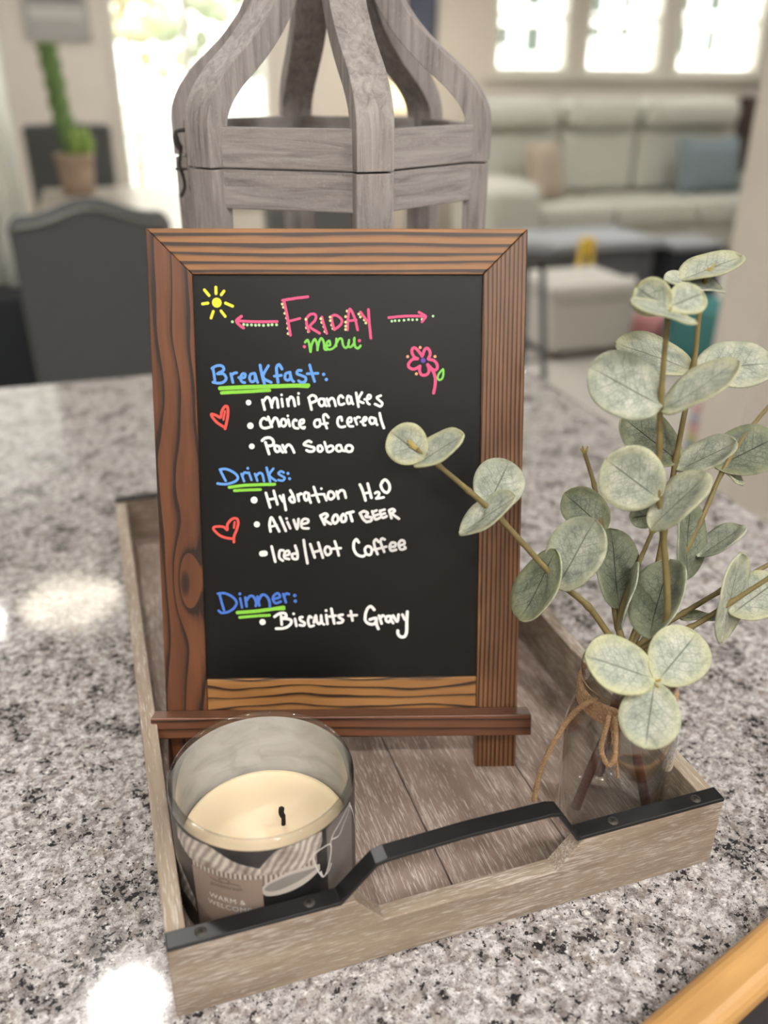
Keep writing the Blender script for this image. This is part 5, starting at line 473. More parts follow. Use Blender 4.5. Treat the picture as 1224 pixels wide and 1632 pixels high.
INK = {k: plain('chalk_ink_'+k, c, .75, .05, 700) for k, c in dict(yellow=srgb(236, 232, 70), pink=srgb(232, 92, 140), mint=srgb(190, 232, 176), cream_green=srgb(222, 226, 156), green=srgb(134, 216, 92), violet=srgb(112, 78, 190), orange=srgb(240, 176, 124), blue=srgb(104, 164, 240), lime=srgb(140, 214, 70), red=srgb(236, 88, 78), white=srgb(246, 246, 246), deepblue=srgb(74, 122, 214)).items()}
def ink(strokes, yy):
    b = MB()
    y0 = yy
    for si, (w, pts) in enumerate(strokes):
        yy = y0-1.1e-6*si
        r = w/2000; P = [Vector((a/1000, c/1000)) for a, c in pts]
        if len(P) == 2 and (P[1]-P[0]).length < r*.4: P = P[:1]
        for i, q in enumerate(P):
            yy -= 3e-6; vs = [(q.x+r*math.cos(2*math.pi*k/12), yy, q.y+r*math.sin(2*math.pi*k/12)) for k in range(12)]; b.add(vs, [list(range(12))])
            if i:
                d = q-P[i-1]; yy -= 3e-6
                if d.length > 1e-7:
                    n = Vector((-d.y, d.x)).normalized()*r; e = P[i-1]
                    b.add([(e.x+n.x, yy, e.y+n.y), (e.x-n.x, yy, e.y-n.y), (q.x-n.x, yy, q.y-n.y), (q.x+n.x, yy, q.y+n.y)], [(0, 1, 2, 3)])
    return b
flower = None
for i, (name, lab, col, st) in enumerate(STROKES):
    par = flower if name in ('flower_center', 'flower_leaf', 'flower_dots') else eb
    o = ink(st, .00235-.00001*(i % 12)).build(name, INK[col], par, rot=None if par is flower else TILT)
    if lab: o['label'] = lab
    if name == 'flower_drawing': flower = o
# ================================================================== CANDLE
CX, CY, CR = .0509, .3682, .0514
ca = thing('jar_candle', 'cream candle in a glass jar with a grey knit print, in the front tray corner', 'candle', (CX, CY, .008))
MB().lathe([(0, .0), (CR-.004, .0), (CR-.0012, .0015), (CR, .005), (CR, .085), (CR-.0006, .0867), (CR-.0016, .0873), (CR-.0028, .0866), (CR-.0032, .085), (CR-.0032, .006), (CR-.006, .004), (0, .004)], 96).build('glass_jar', CGLASS, ca)
WAX, nt, b, o = newmat('cream_wax'); setc(nt, b, srgb(232, 212, 178)); b.inputs['Roughness'].default_value = .35; b.inputs['Subsurface Weight'].default_value = .25; b.inputs['Subsurface Radius'].default_value = (.01, .006, .003); b.inputs['Subsurface Scale'].default_value = 1.0
wr = CR-.0035
MB().lathe([(0, .0045), (wr-.003, .0045), (wr, .007), (wr, .0415), (wr-.0015, .0404), (wr-.004, .0395), (.030, .0388), (.018, .0380), (.008, .0375), (.003, .0384), (0, .0386)], 72).build('wax', WAX, ca)
MB().tube(smooth_path([(.011, .004, .0375), (.0112, .0042, .043), (.0102, .0045, .0465), (.0108, .0052, .050)]), [.0013]*7+[.0016]*6+[.0017]*5+[.0013], 10).build('wick', plain('charred_wick', srgb(26, 24, 24), .95, .2, 900), ca)
TH0 = math.atan2(-CY, -CX)
def band(name, mat, prof, rr, parent, n=None, vary=None):
    """printed patch on the jar: prof = [(degrees from the side facing the viewer, z low mm, z high mm)]"""
    b = MB(); cols = []
    if len(prof) > 3: prof = [tuple(q) for q in smooth_path(prof, 5)]
    for i in range(len(prof)-1):
        d0, a0, b0 = prof[i]; d1, a1, b1 = prof[i+1]; k = max(1, int(abs(d1-d0)/3))
        cols += [(d0+(d1-d0)*j/k, a0+(a1-a0)*j/k, b0+(b1-b0)*j/k) for j in range(k)]
    cols.append(prof[-1]); vs, g = [], []; rows = 5
    for d, lo, hi in cols:
        t = TH0+R(d)
        for q in range(rows+1):
            z = (lo+(hi-lo)*q/rows)/1000; vs.append((rr*math.cos(t), rr*math.sin(t), z)); g.append((d/1000, z, 0))
    fs = []
    for i in range(len(cols)-1):
        for q in range(rows): k = i*(rows+1)+q; fs.append((k, k+rows+1, k+rows+2, k+1))
    return b.add(vs, fs, True, g).build(name, mat, parent)
def cylmap(x, z, rr): t = TH0+R(x); return (rr*math.cos(t), rr*math.sin(t), z/1000)
def line(name, mat, pts, w, rr, parent):
    b = MB(); P = smooth_path([(x, z, 0) for x, z in pts], 8)
    for i in range(len(P)-1):
        a, c = Vector((P[i].x*.897, P[i].y)), Vector((P[i+1].x*.897, P[i+1].y)); d = (c-a).normalized() if (c-a).length > 1e-6 else Vector((1, 0)); n = Vector((-d.y, d.x))*w/2
        b.add([cylmap((q.x)/.897, q.y, rr) for q in (a-n, c-n, c+n, a+n)], [(0, 1, 2, 3)], True)
    return b.build(name, mat, parent)
def paper(name, front_col):
    m, nt, b, o = newmat(name); setc(nt, b, front_col); b.inputs['Roughness'].default_value = .35; return m, nt, b
# the wrap: printed side out, plain pale back showing through the glass
WRAP, nt, b = paper('dark_grey_print', srgb(60, 58, 58))
v = gcoord(nt, (1000, 1, 1)); 
pc = ramp(nt, noise(nt, gcoord(nt, (30, 60, 1)), 1, 3), [(.3, srgb(28, 27, 27)), (.7, srgb(66, 62, 61))]); bf = N(nt, 'ShaderNodeNewGeometry').outputs['Backfacing']
back = ramp(nt, noise(nt, gcoord(nt, (38, 90, 1)), 1, 4, .6, .5), [(.3, srgb(180, 180, 181)), (.5, srgb(202, 202, 203)), (.7, srgb(214, 214, 215))])
setc(nt, b, mix(nt, bf, pc, back))
wrap = band('printed_wrap', WRAP, [(-180, 5, 81), (180, 5, 81)], CR+.00025, ca)
KNIT2, nt, b = paper('ribbed_knit_print', srgb(190, 180, 168))
wv = N(nt, 'ShaderNodeTexWave', {'Vector': N(nt, 'ShaderNodeMapping', {'Vector': gcoord(nt), 'Scale': (110, 20, 1), 'Rotation': (0, 0, .15)}).outputs[0], 'Scale': 1.0, 'Distortion': 1.0, 'Detail': 1.0}).outputs[1]
setc(nt, b, ramp(nt, wv, [(.2, srgb(110, 98, 90)), (.75, srgb(198, 188, 178))]))
KNIT, nt, b = paper('cream_knit_print', srgb(200, 190, 178)); v = gcoord(nt, (1, 1, 1))
wv = N(nt, 'ShaderNodeTexWave', {'Vector': N(nt, 'ShaderNodeMapping', {'Vector': v, 'Scale': (70, 60, 1), 'Rotation': (0, 0, .6)}).outputs[0], 'Scale': 1.0, 'Distortion': 5.0, 'Detail': 2.0}).outputs[1]
kn = noise(nt, gcoord(nt, (60, 90, 1)), 1, 3); setc(nt, b, mix(nt, M_(nt, 'MULTIPLY', wv, .65), ramp(nt, kn, [(.3, srgb(150, 138, 128)), (.6, srgb(218, 208, 198))]), srgb(92, 80, 72)))
band('knit_print', KNIT2, [(-50, 57, 63), (-34, 58, 64), (-20, 59, 65), (-5, 56, 65), (7, 55, 64), (19, 55, 63), (29, 58, 67)], CR+.00030, wrap)
band('knit_print', KNIT, [(-64, 68, 79), (-54, 62.5, 78), (-44, 62, 79), (-34, 63, 79.3), (-20, 64, 72.7), (-9, 63.6, 69.5), (-4.8, 63.6, 68.1)], CR+.00036, wrap)
band('knit_print', KNIT, [(-6, 63.6, 67.5), (0, 63, 75), (6, 62.8, 79.8), (18, 62, 80.6), (29, 66, 80.6), (33.5, 73, 79.5)], CR+.00034, wrap)
band('knit_print', KNIT, [(-86, 20, 46), (-72, 22, 48), (-60, 24, 40), (-52, 20, 30)], CR+.00035, wrap)
MUG = plain('mug_print_dark', srgb(34, 33, 34), .35, .15, 60); MUGI = plain('mug_print_pale', srgb(142, 136, 131), .35, .05, 60); MUGL = plain('mug_print_light', srgb(196, 188, 180), .35, .05, 60)
band('mug_print', MUG, [(-4.5, 5, 50), (8, 5, 50), (20, 5, 51), (31, 5, 54)], CR+.0004, wrap)
band('mug_print', MUGL, [(-5.2, 51.5, 53.8), (-2, 48, 57.3), (9, 47.8, 62), (21, 49.6, 61.5), (31, 53.5, 57.6)], CR+.00045, wrap)
band('mug_print', MUGI, [(-3.4, 52.4, 53.8), (-.5, 51.2, 56.6), (4, 51, 58.4), (10.4, 52.2, 60), (17.7, 53.6, 59.6), (28.6, 56, 57)], CR+.0005, wrap)
GREYP = plain('soft_grey_print', srgb(112, 106, 104), .35, .2, 30)
band('cloth_print', GREYP, [(37, 30, 79), (46, 20, 80.5), (58, 12, 78), (66, 10, 72)], CR+.0003, wrap)
LIN = plain('white_print_line', srgb(222, 218, 214), .4, .03, 60)
for pts in ([(27.8, 59), (27.1, 66.2), (30.8, 68), (39.7, 66), (38.6, 54.7), (33.9, 46.4), (30.2, 52), (27.8, 59)], [(40.7, 69.4), (43.6, 72.5), (55, 77), (62.2, 78), (60, 74), (53.5, 70.5), (47.5, 66.5), (40.7, 69)], [(39.4, 66), (40.8, 69.4)], [(31.5, 52), (33.1, 46.9), (37.3, 47.8), (40, 52)], [(62, 77), (68, 66), (74, 52)]): line('spectacles_print', LIN, pts, .85, CR+.00055, wrap)
SQ = plain('taupe_label_paper', srgb(152, 134, 122), .4, .03, 40)
sq = band('name_label', SQ, [(-50, 8, 58.8), (-28, 8, 60.2), (-4.5, 8, 61.2)], CR+.0006, wrap)
INKW = plain('label_white_ink', srgb(232, 228, 224), .5, .02, 40); INKG = plain('label_grey_ink', srgb(96, 86, 80), .5, .02, 40)
def words_on(txt, size, x, z, mat, rr, parent, name='label_text', put=None, spacing=1.0):
    cu = bpy.data.curves.new('t', 'FONT'); cu.body = txt; cu.size = size; cu.align_x = 'CENTER'; cu.space_character = spacing; cu.resolution_u = 3
    to = bpy.data.objects.new('t', cu); COL.objects.link(to); dg = bpy.context.evaluated_depsgraph_get(); dg.update()
    me = bpy.data.meshes.new_from_object(to.evaluated_get(dg)); vs = [q.co.copy() for q in me.vertices]; fs = [list(p.vertices) for p in me.polygons]
    bpy.data.objects.remove(to); bpy.data.meshes.remove(me)
    P = put or (lambda q: cylmap(x+math.degrees(q.x/1000/rr), z+q.y, rr))
    return MB().add([P(q) for q in vs], fs).build(name, mat, parent)
words_on('WARM &', 5.0, -26.4, 41.8, INKW, CR+.0008, sq, spacing=1.08)
words_on('WELCOME', 5.0, -25.6, 36.2, INKW, CR+.0008, sq, spacing=1.08)
words_on('goosecreek', 3.8, -26, 52.2, INKG, CR+.0008, sq, spacing=1.05)
for pts in ([(-36, 57), (-32, 56.2), (-27, 56), (-22, 56.6), (-17, 56)], [(-28, 56), (-30, 58), (-27, 59.2), (-23.5, 58.4), (-25, 56.2)]): line('label_emblem', INKG, pts, .45, CR+.0008, sq)
# ================================================================== GLASS BOTTLE WITH TWINE
JX, JY = .270, .350
bt = thing('glass_bottle', 'clear glass bottle with jute twine around its neck, holding the eucalyptus sprigs', 'bottle', (JX, JY, .008))
pr = [(0, 0), (.028, 0), (.0325, .002), (.034, .007), (.034, .070), (.0335, .078), (.0312, .086), (.0282, .0925), (.0262, .098), (.0258, .108), (.0262, .111), (.0282, .1125), (.0287, .116), (.0282, .1205), (.0268, .122), (.0250, .1205), (.0236, .112), (.0235, .098), (.0255, .0925), (.0288, .085), (.0312, .077), (.0318, .070), (.0318, .012), (.030, .008), (.022, .0062), (0, .0055)]
MB().lathe(pr, 72).build('bottle_glass', GLASS, bt)
JUTE = plain('jute_fibre', srgb(170, 138, 104), .95, .3, 900, bmp=.5)
def rope(pts, r, strands=3, turns=900, fuzz=0, wob=.0004):
    b = MB(); P = smooth_path(pts, 10); L = 0
    for s in range(strands):
        q = []; L = 0
        for i, p in enumerate(P):
            t = (P[min(i+1, len(P)-1)]-P[max(0, i-1)]).normalized()
            if i: L += (p-P[i-1]).length
            u = t.orthogonal().normalized(); w = t.cross(u); a = L*turns+s*2*math.pi/strands
            q.append(p+(u*math.cos(a)+w*math.sin(a))*r*.55)
        b.tube(q, r*.62, 6)
    for k in range(fuzz):
        i = random.randrange(len(P)-1); d = Vector((random.uniform(-1, 1), random.uniform(-1, 1), random.uniform(-1, 1))).normalized()
        p = P[i]; b.tube([p, p+d*.0022, p+d*.0035+Vector((0, 0, random.uniform(-.002, .001)))], [.00012, .0001, .00005], 4)
    return b
tw = MB(); pts = []
for k in range(5*16+1):
    a = k/16*2*math.pi+2.2; z = .0955+.0135*k/80+random.uniform(-.0006, .0006); pts.append((.0278*math.cos(a), .0278*math.sin(a), z))
twine = rope(pts, .0016, 3, 1100, 170).build('twine_wrap', JUTE, bt)
plabel(twine, 'tan jute twine wound around the neck')
rope([(-.025, -.007, .107), (-.034, -.006, .104), (-.042, -.004, .092), (-.0485, -.002, .074), (-.0525, .0, .056), (-.0540, .001, .040), (-.0545, .001, .030)], .0016, 4, 900, 40).build('twine_end', JUTE, bt)
rope([(-.022, -.017, .106), (-.027, -.022, .100), (-.031, -.026, .088), (-.028, -.030, .079), (-.024, -.030, .083), (-.022, -.025, .096), (-.021, -.020, .104)], .0015, 4, 900, 40).build('twine_loop', JUTE, bt)
rope([(-.022, -.018, .104), (-.0235, -.0255, .092), (-.0225, -.0300, .080), (-.0205, -.0315, .068)], .0009, 2, 900, 25).build('twine_end', JUTE, bt)
# ================================================================== EUCALYPTUS
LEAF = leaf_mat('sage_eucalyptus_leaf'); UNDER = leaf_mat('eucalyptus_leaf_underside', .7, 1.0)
STEM = plain('olive_stem', srgb(122, 108, 66), .6, .18, 160); TRUNK = plain('brown_stem_base', srgb(84, 50, 42), .45, .15, 120)
def leaf(par, b, t, n, w, under=0):
    b, t, n = Vector(b)/1000, Vector(t)/1000, Vector(n).normalized(); w /= 1000
    ax = t-b; L = ax.length; ax.normalize(); n = (n-ax*n.dot(ax)).normalized(); sd = ax.cross(n); S, T = 18, 12
    cup = random.uniform(.10, .22); bend = random.uniform(-.05, .10); wav = random.uniform(0, 6)
    vs, g = [], []
    for i in range(S+1):
        s = .5-.5*math.cos(math.pi*i/S)
        h = w/2*math.sqrt(max(0, 1-(2*s-1)**2))*(1-.10*(2*s-1)*-1)
        for j in range(T+1):
            q = -1+2*j/T; rho = math.sqrt((2*s-1)**2+(q*q)*(1-(2*s-1)**2))
            z = cup*w*.5*(abs(q)**1.7)*math.sqrt(max(0, 1-(2*s-1)**2))+bend*L*(s*s)+.0006*math.sin(wav+9*s+4*q)*rho
            vs.append(b+ax*(s*L)+sd*(q*h)+n*z); g.append((s*L, q*h, rho))
    W_ = T+1; fs = [(i*W_+j, i*W_+j+1, (i+1)*W_+j+1, (i+1)*W_+j) for i in range(S) for j in range(T)]
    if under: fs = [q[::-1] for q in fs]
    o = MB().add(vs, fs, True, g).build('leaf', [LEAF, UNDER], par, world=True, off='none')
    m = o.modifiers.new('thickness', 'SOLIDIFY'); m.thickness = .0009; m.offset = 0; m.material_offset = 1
    return o
SPL = {'tall': 'tallest front eucalyptus sprig, upright in the bottle with cupped pale leaves', 'fork': 'branching eucalyptus sprig behind the tallest one, reaching toward the wall end', 'left': 'eucalyptus sprig leaning across the chalkboard frame, with leaves hanging over the bottle mouth'}
for k, d in SPRIGS.items():
    base = Vector(d['trunk'][0])/1000
    sp = thing('eucalyptus_sprig', SPL[k], 'artificial plant', base, group='eucalyptus sprigs in the bottle')
    T0 = smooth_path([Vector(q)/1000 for q in d['trunk']], 8)
    MB().tube(T0, [.0034-.0008*i/len(T0) for i in range(len(T0))], 10).build('trunk', TRUNK, sp, world=True)
    for s in d['stems']:
        P = smooth_path([Vector(q)/1000 for q in s], 8); m = len(P)
        rad = [.0021-.0008*i/m for i in range(m)]
        for i in range(8, m-1, 8): rad[i] *= 1.28
        MB().tube(P, rad, 8).build('stem', STEM, sp, world=True)
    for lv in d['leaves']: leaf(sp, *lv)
    for s in d['stems']:                                            # tiny buds at the open tips
        P = [Vector(q)/1000 for q in s]; e, dr = P[-1], (P[-1]-P[-2]).normalized(); b = MB()
        for q in range(4): b.tube([e-dr*.001, e+dr*.003+Vector((random.uniform(-.003, .003), random.uniform(-.003, .003), random.uniform(-.001, .003)))], [.0009, .0006], 6)
        b.build('bud', plain('yellow_green_bud', srgb(168, 150, 84), .7, .2, 300), sp, world=True)
# ================================================================== LANTERN
LXC, LYC, LR = .1856, .7034, .1273
ln = thing('wooden_lantern', 'weathered grey wooden lantern with curved ribs, standing in the tray behind the chalkboard', 'lantern', (LXC, LYC, .008), R(-.5))
ZT = .401; ZJ = ZT-.0262; ZB = ZJ-.0262
def hexv(r, k): a = R(-90+60*k); return Vector((r*math.cos(a), r*math.sin(a)))
def rail(name, z0, z1, k, r=LR-.0065, t=.011):
    A, B = hexv(r, k), hexv(r, k+1); d = (B-A).normalized(); n = Vector((d.y, -d.x)); A = A+d*.011; B = B-d*.011; L = (B-A).length
    M = Matrix(((d.x, n.x, 0, A.x), (d.y, n.y, 0, A.y), (0, 0, 1, 0), (0, 0, 0, 1)))
    b = MB(); b.box(0, L, -t, 0, z0, z1); g = [Vector(q) for q in b.v]; b.v = [M @ q for q in b.v]; b.g = g
    return b.build(name, LANT, ln, bevel=.0008)
for k in range(6):
    rail('upper_rail', ZJ+.0006, ZT-.0003, k); rail('lower_rail', ZB, ZJ-.0006, k); rail('base_rail', 0, .03, k)
RIB = [(ZJ+.0006, 1.0), (ZT-.006, 1.0), (ZT+.002, .998), (ZT+.012, .980), (ZT+.024, .925), (ZT+.036, .835), (ZT+.047, .725), (ZT+.058, .625), (ZT+.070, .535), (ZT+.084, .460), (ZT+.10, .405), (ZT+.13, .345), (ZT+.17, .29), (ZT+.20, .26)]
PW, PT = .0130, .0165
for k in range(6):
    a = R(-90+60*k); e = Vector((math.cos(a), math.sin(a), 0)); s = Vector((-e.y, e.x, 0))
    q = [Vector((z, r*LR-.0035, 0)) for z, r in RIB]; C_ = smooth_path([(p.x, p.y, 0) for p in q], 4)
    vs, g, fs = [], [], []; L = 0
    for i, p in enumerate(C_):
        t = (C_[min(i+1, len(C_)-1)]-C_[max(0, i-1)]).normalized(); nn = Vector((-t.y, t.x, 0))       # in (z, r): outward normal
        if nn.y < 0: nn = -nn
        if i: L += (p-C_[i-1]).length
        o_, i_ = p, p-nn*PT
        wd = PW if i > 7 else PW
        for (w, sd) in ((o_, -wd), (o_, wd), (i_, wd), (i_, -wd)):
            vs.append(e*w.y+s*sd+Vector((0, 0, w.x))); g.append(Vector((L, sd, w.y)))
    m = len(C_)
    for i in range(m-1):
        for j in range(4): fs.append((4*i+j, 4*i+(j+1) % 4, 4*i+4+(j+1) % 4, 4*i+4+j))
    fs += [(3, 2, 1, 0), (4*m-4, 4*m-3, 4*m-2, 4*m-1)]
    MB().add(vs, fs, False, g).build('curved_rib', LANT, ln, bevel=.0007)
    b = MB(); vs = []
    for z in (0, ZJ-.0006):
        for (w, sd) in ((LR-.0042, -PW), (LR-.0042, PW), (LR-.0195, PW), (LR-.0195, -PW)): vs.append(e*w+s*sd+Vector((0, 0, z)))
    b.add(vs, [(3, 2, 1, 0), (4, 5, 6, 7)]+[(j, (j+1) % 4, 4+(j+1) % 4, 4+j) for j in range(4)]); b.build('post', LANT, ln, 'zxy', .0007)
    # glazing bead behind each post edge
MB().prism([tuple(hexv(LR*.98, k)) for k in range(6)], 'z', -.0, .012).build('base_plate', LANT, ln)
MB().lathe([(0, ZT+.19), (.045, ZT+.19), (.05, ZT+.20), (.045, ZT+.215), (.02, ZT+.23), (0, ZT+.235)], 24).build('top_cap', LANT, ln)
# the iron hook and eye on the side rails
A, B = hexv(LR, 4), hexv(LR, 5); d = (B-A).normalized(); n = Vector((d.y, -d.x)); c = A+d*.047
def lp(x, out, z): q = c+d*x+n*out; return (q.x, q.y, z)
lt = MB(); lt.box(-.008, .008, -.001, .0012, ZJ+.004, ZT-.005, Matrix(((d.x, n.x, 0, c.x-n.x*.0065), (d.y, n.y, 0, c.y-n.y*.0065), (0, 0, 1, 0), (0, 0, 0, 1))))
lt.box(-.008, .008, -.001, .0012, ZB+.004, ZJ-.004, Matrix(((d.x, n.x, 0, c.x-n.x*.0065), (d.y, n.y, 0, c.y-n.y*.0065), (0, 0, 1, 0), (0, 0, 0, 1))))
lt = lt.build('latch', DARKMETAL, ln)
MB().tube(smooth_path([lp(0, -.004, ZT-.006), lp(0, .003, ZT-.007), lp(0, .0035, ZT-.014), lp(0, .001, ZT-.020), lp(0, .003, ZJ-.004), lp(0, .001, ZJ-.012), lp(0, .0005, ZJ-.020), lp(0, .004, ZJ-.027)], 5), [.0016]*8+[.0024]*7+[.0013]*21, 8).build('hook', DARKMETAL, lt)
b = MB(); b.tube([lp(.004*math.cos(t), .002+.004*math.sin(t), ZJ-.007) for t in [k*math.pi/8 for k in range(17)]], .0009, 6); b.build('eye', DARKMETAL, lt)
# ================================================================== WOOD-FRAMED TRAY AT THE CORNER
OAK, nt, b, o = newmat('honey_oak'); setc(nt, b, ramp(nt, noise(nt, gcoord(nt, (5, 60, 60)), 1, 4, .6, .6), [(.3, srgb(176, 130, 76)), (.7, srgb(206, 160, 100))])); b.inputs['Roughness'].default_value = .42
P0 = Vector((.2050, .2172, 0)); A_ = R(17)
wt = thing('framed_board', 'honey wood framed black board lying on the granite at the bottom corner', 'board', P0, A_)
for y0, y1 in ((-.027, 0), (-.20, -.173)): MB().box(-.14, .36, y0, y1, .0005, .022).build('frame_rail', OAK, wt, 'xyz', .008, 4)
for x0, x1 in ((-.14, -.113), (.333, .36)): MB().box(x0, x1, -.1728, -.0272, .0005, .022).build('frame_rail', OAK, wt, 'yxz', .008, 4)
MB().box(-.1128, .3328, -.1728, -.0272, .001, .012).build('black_panel', plain('matte_black_panel', srgb(30, 29, 31), .5, .1, 200), wt)
# ================================================================== DINING AREA
def dining_chair(label, x, y, w, top, hump, mat, face=1, group='upholstered dining chairs', trim=True):
    """upholstered chair; face=1: its back is turned to the viewer, seat away"""
    t = thing('dining_chair', label, 'chair', (x, y, FLOOR), 0, group); H = top-FLOOR; f = face
    xs = [-w/2+w*i/16 for i in range(17)]
    def tz(q): u = abs(q)/(w/2); return H-hump+hump*(.5+.5*math.cos(math.pi*min(1, u/.78)))-(0.012 if u > .97 else 0)
    poly = [(-w/2+.01, .42), (w/2-.01, .42)]+[(q, tz(q)) for q in reversed(xs)]
    bk = MB().prism(poly, 'y', 0, f*.085).build('backrest', mat, t, bevel=.015, seg=3)
    if trim: MB().tube([(q, -.003*f, tz(q)-.022) for q in xs], .006, 6).build('nailhead_trim', plain('pewter_nailheads', srgb(128, 126, 122), .5, .2, 200, .4), bk)
    MB().box(-w/2, w/2, *sorted((f*.086, f*.52)), .40, .50).build('seat', mat, t, bevel=.03, seg=3)
    for sx in (-1, 1):
        for yy in (.03, .47): MB().box(sx*(w/2-.03)-.02, sx*(w/2-.03)+.02, f*yy-.02, f*yy+.02, 0, .41).build('leg', DWOOD, t, 'zxy', .004)
    return t
dining_chair('charcoal dining chair with an arched back, just beyond the counter beside the chalkboard', .008, 2.5, .412, .150, .040, GREYFAB)
dining_chair('dark dining chair half hidden behind the legs of the lantern', .84, 3.35, .40, .035, .02, plain('smoky_grey_fabric', srgb(112, 112, 112), .95, .1, 200), 1)
dining_chair('grey dining chair at the far side of the table, behind the potted cactus', -.04, 5.98, .50, .19, .01, plain('mid_grey_fabric', srgb(104, 106, 108), .95, .1, 200), -1, trim=False)
tb = thing('dining_table', 'pale topped dining table under the potted cactus', 'table', (.13, 4.4, FLOOR))
MB().box(-.21, .48, 3.35, 5.4, -.17, -.12).build('tabletop', plain('pale_oak_top', srgb(198, 190, 178), .3, .06, 8), tb, 'yxz', .006, world=True)
for x in (-.18, .36):
    for y in (3.48, 5.22): MB().box(x, x+.08, y, y+.08, FLOOR, -.171).build('leg', DWOOD, tb, 'zxy', .004, world=True)
pl = thing('potted_cactus', 'tall green column cactus with low succulents in a terracotta pot on the dining table', 'potted plant', (-.018, 5.08, -.12))
TERRA = plain('weathered_terracotta', srgb(190, 168, 150), .9, .15, 30)
MB().lathe([(0, 0), (.075, 0), (.088, .10), (.092, .17), (.098, .172), (.098, .20), (.086, .20), (.084, .18), (0, .178)], 28).build('pot', TERRA, pl)
MB().lathe([(0, .179), (.083, .179)], 20).build('soil', plain('dark_soil', srgb(70, 58, 48), 1, .3, 200), pl)
CAC = plain('cactus_green', srgb(118, 150, 92), .7, .22, 30); CAC2 = plain('succulent_green', srgb(150, 178, 92), .7, .2, 40)
P = smooth_path([(.0, 0, .18), (-.012, 0, .28), (-.035, .01, .40), (-.04, 0, .52), (-.052, 0, .64), (-.056, 0, .705)], 8); b = MB()
b.tube(P, [.055*(.9+.12*math.sin(i*1.1)) if i < len(P)-3 else .055*(1-(i-len(P)+3)*.28) for i in range(len(P))], 12)
b.build('cactus', CAC, pl)
b = MB()
for k in range(16):
    a = random.uniform(0, 6.28); r = random.uniform(.01, .07); hgt = random.uniform(.07, .15)
    x, y = .03+r*math.cos(a)*.8, r*math.sin(a); b.tube([(x, y, .18), (x+.008*math.cos(a), y+.008*math.sin(a), .18+hgt*.6), (x+.015*math.cos(a), y, .18+hgt)], [.016, .020, .008], 8)
b.build('succulent', CAC2, pl)
pc = thing('wall_sign', 'grey lettered sign hanging on the back wall above the cactus', 'picture', (-.01, WALLY, .66))
SIGN = plain('grey_sign_board', srgb(172, 170, 166), .7, .06, 8)
MB().box(-.23, .21, WALLY-.03, WALLY-.001, .66, 1.15).build('board', SIGN, pc, world=True, bevel=.003)
SD = plain('sign_dark_paint', srgb(120, 118, 116), .7, .05, 8); SL = plain('sign_light_paint', srgb(200, 199, 196), .7, .03, 8)
for z0, z1, m in ((.80, .86, SL), (.905, .96, SD), (1.00, 1.06, SD)): MB().box(-.19, .17, WALLY-.032, WALLY-.0301, z0, z1).build('sign_stripe', m, pc, world=True)
cu = thing('curtain', 'pale curtain hanging at the left edge, behind the charcoal dining chair', 'curtain', (-.60, 4.0, -.36))
vs, fs = [], []; n = 60
for i in range(n+1):
    x = -1.15+(.915)*i/n; y = 4.0+.02*math.sin(i*.9)
    vs += [(x, y, -.36), (x, y, 1.45)]
for i in range(n): fs.append((2*i, 2*i+2, 2*i+3, 2*i+1))
co = MB().add(vs, fs, True).build('cloth', plain('pale_green_white_curtain', srgb(246, 250, 244), .9, .02, 10), cu, world=True); m_ = co.modifiers.new('thickness', 'SOLIDIFY'); m_.thickness = .008
MB().tube([(-1.2, 4.0, 1.46), (-.22, 4.0, 1.46)], .012, 10).build('rod', DARKMETAL, cu, world=True)
for x in (-1.1, -.3): MB().box(x-.01, x+.01, 3.99, 4.01, 1.46, CEIL).build('bracket', DARKMETAL, cu, world=True)
sb = thing('sideboard', 'black low sideboard under the pale curtain', 'cabinet', (-.8, 4.1, FLOOR))
MB().box(-1.3, -.26, 3.86, 4.30, FLOOR, -.385).build('body', DARKFAB, sb, world=True, bevel=.006)
for x in (-1.28, -.75): MB().box(x, x+.48, 3.845, 3.86, FLOOR+.06, -.41).build('door', DARKFAB, sb, world=True, bevel=.003)
# ================================================================== LIVING AREA
sf = thing('sofa', 'pale grey three-seat sofa with padded headrests under the windows', 'sofa', (4.1, 6.6, FLOOR))
S0, S1 = 2.92, 5.46
MB().box(S0, S1, 6.22, 7.1, FLOOR+.10, -.60).build('base', SOFA, sf, world=True, bevel=.03, seg=3)
for x0, x1 in ((3.235, 3.92), (3.932, 4.69), (4.702, 5.44)): MB().box(x0, x1, 6.12, 6.80, -.599, -.42).build('seat_cushion', SOFA, sf, world=True, bevel=.06, seg=4)
for x0, x1 in ((2.93, 3.735), (3.75, 4.46), (4.475, 5.45)):
    MB().box(x0, x1, 6.80, 7.06, -.419, .06).build('back_cushion', SOFA, sf, world=True, bevel=.06, seg=4)
    MB().box(x0+.01, x1-.01, 6.74, 7.06, .061, .30).build('headrest', SOFA, sf, world=True, bevel=.10, seg=5)
for x0, x1 in ((S0-.16, 3.225), (S1+.005, S1+.30)): MB().box(x0, x1, 5.98, 6.79, FLOOR+.1, -.235).build('armrest', SOFA, sf, world=True, bevel=.12, seg=5)
for x in (S0+.05, S1-.11):
    for y in (6.28, 6.95): MB().box(x, x+.06, y, y+.06, FLOOR, FLOOR+.10).build('foot', DWOOD, sf, world=True)
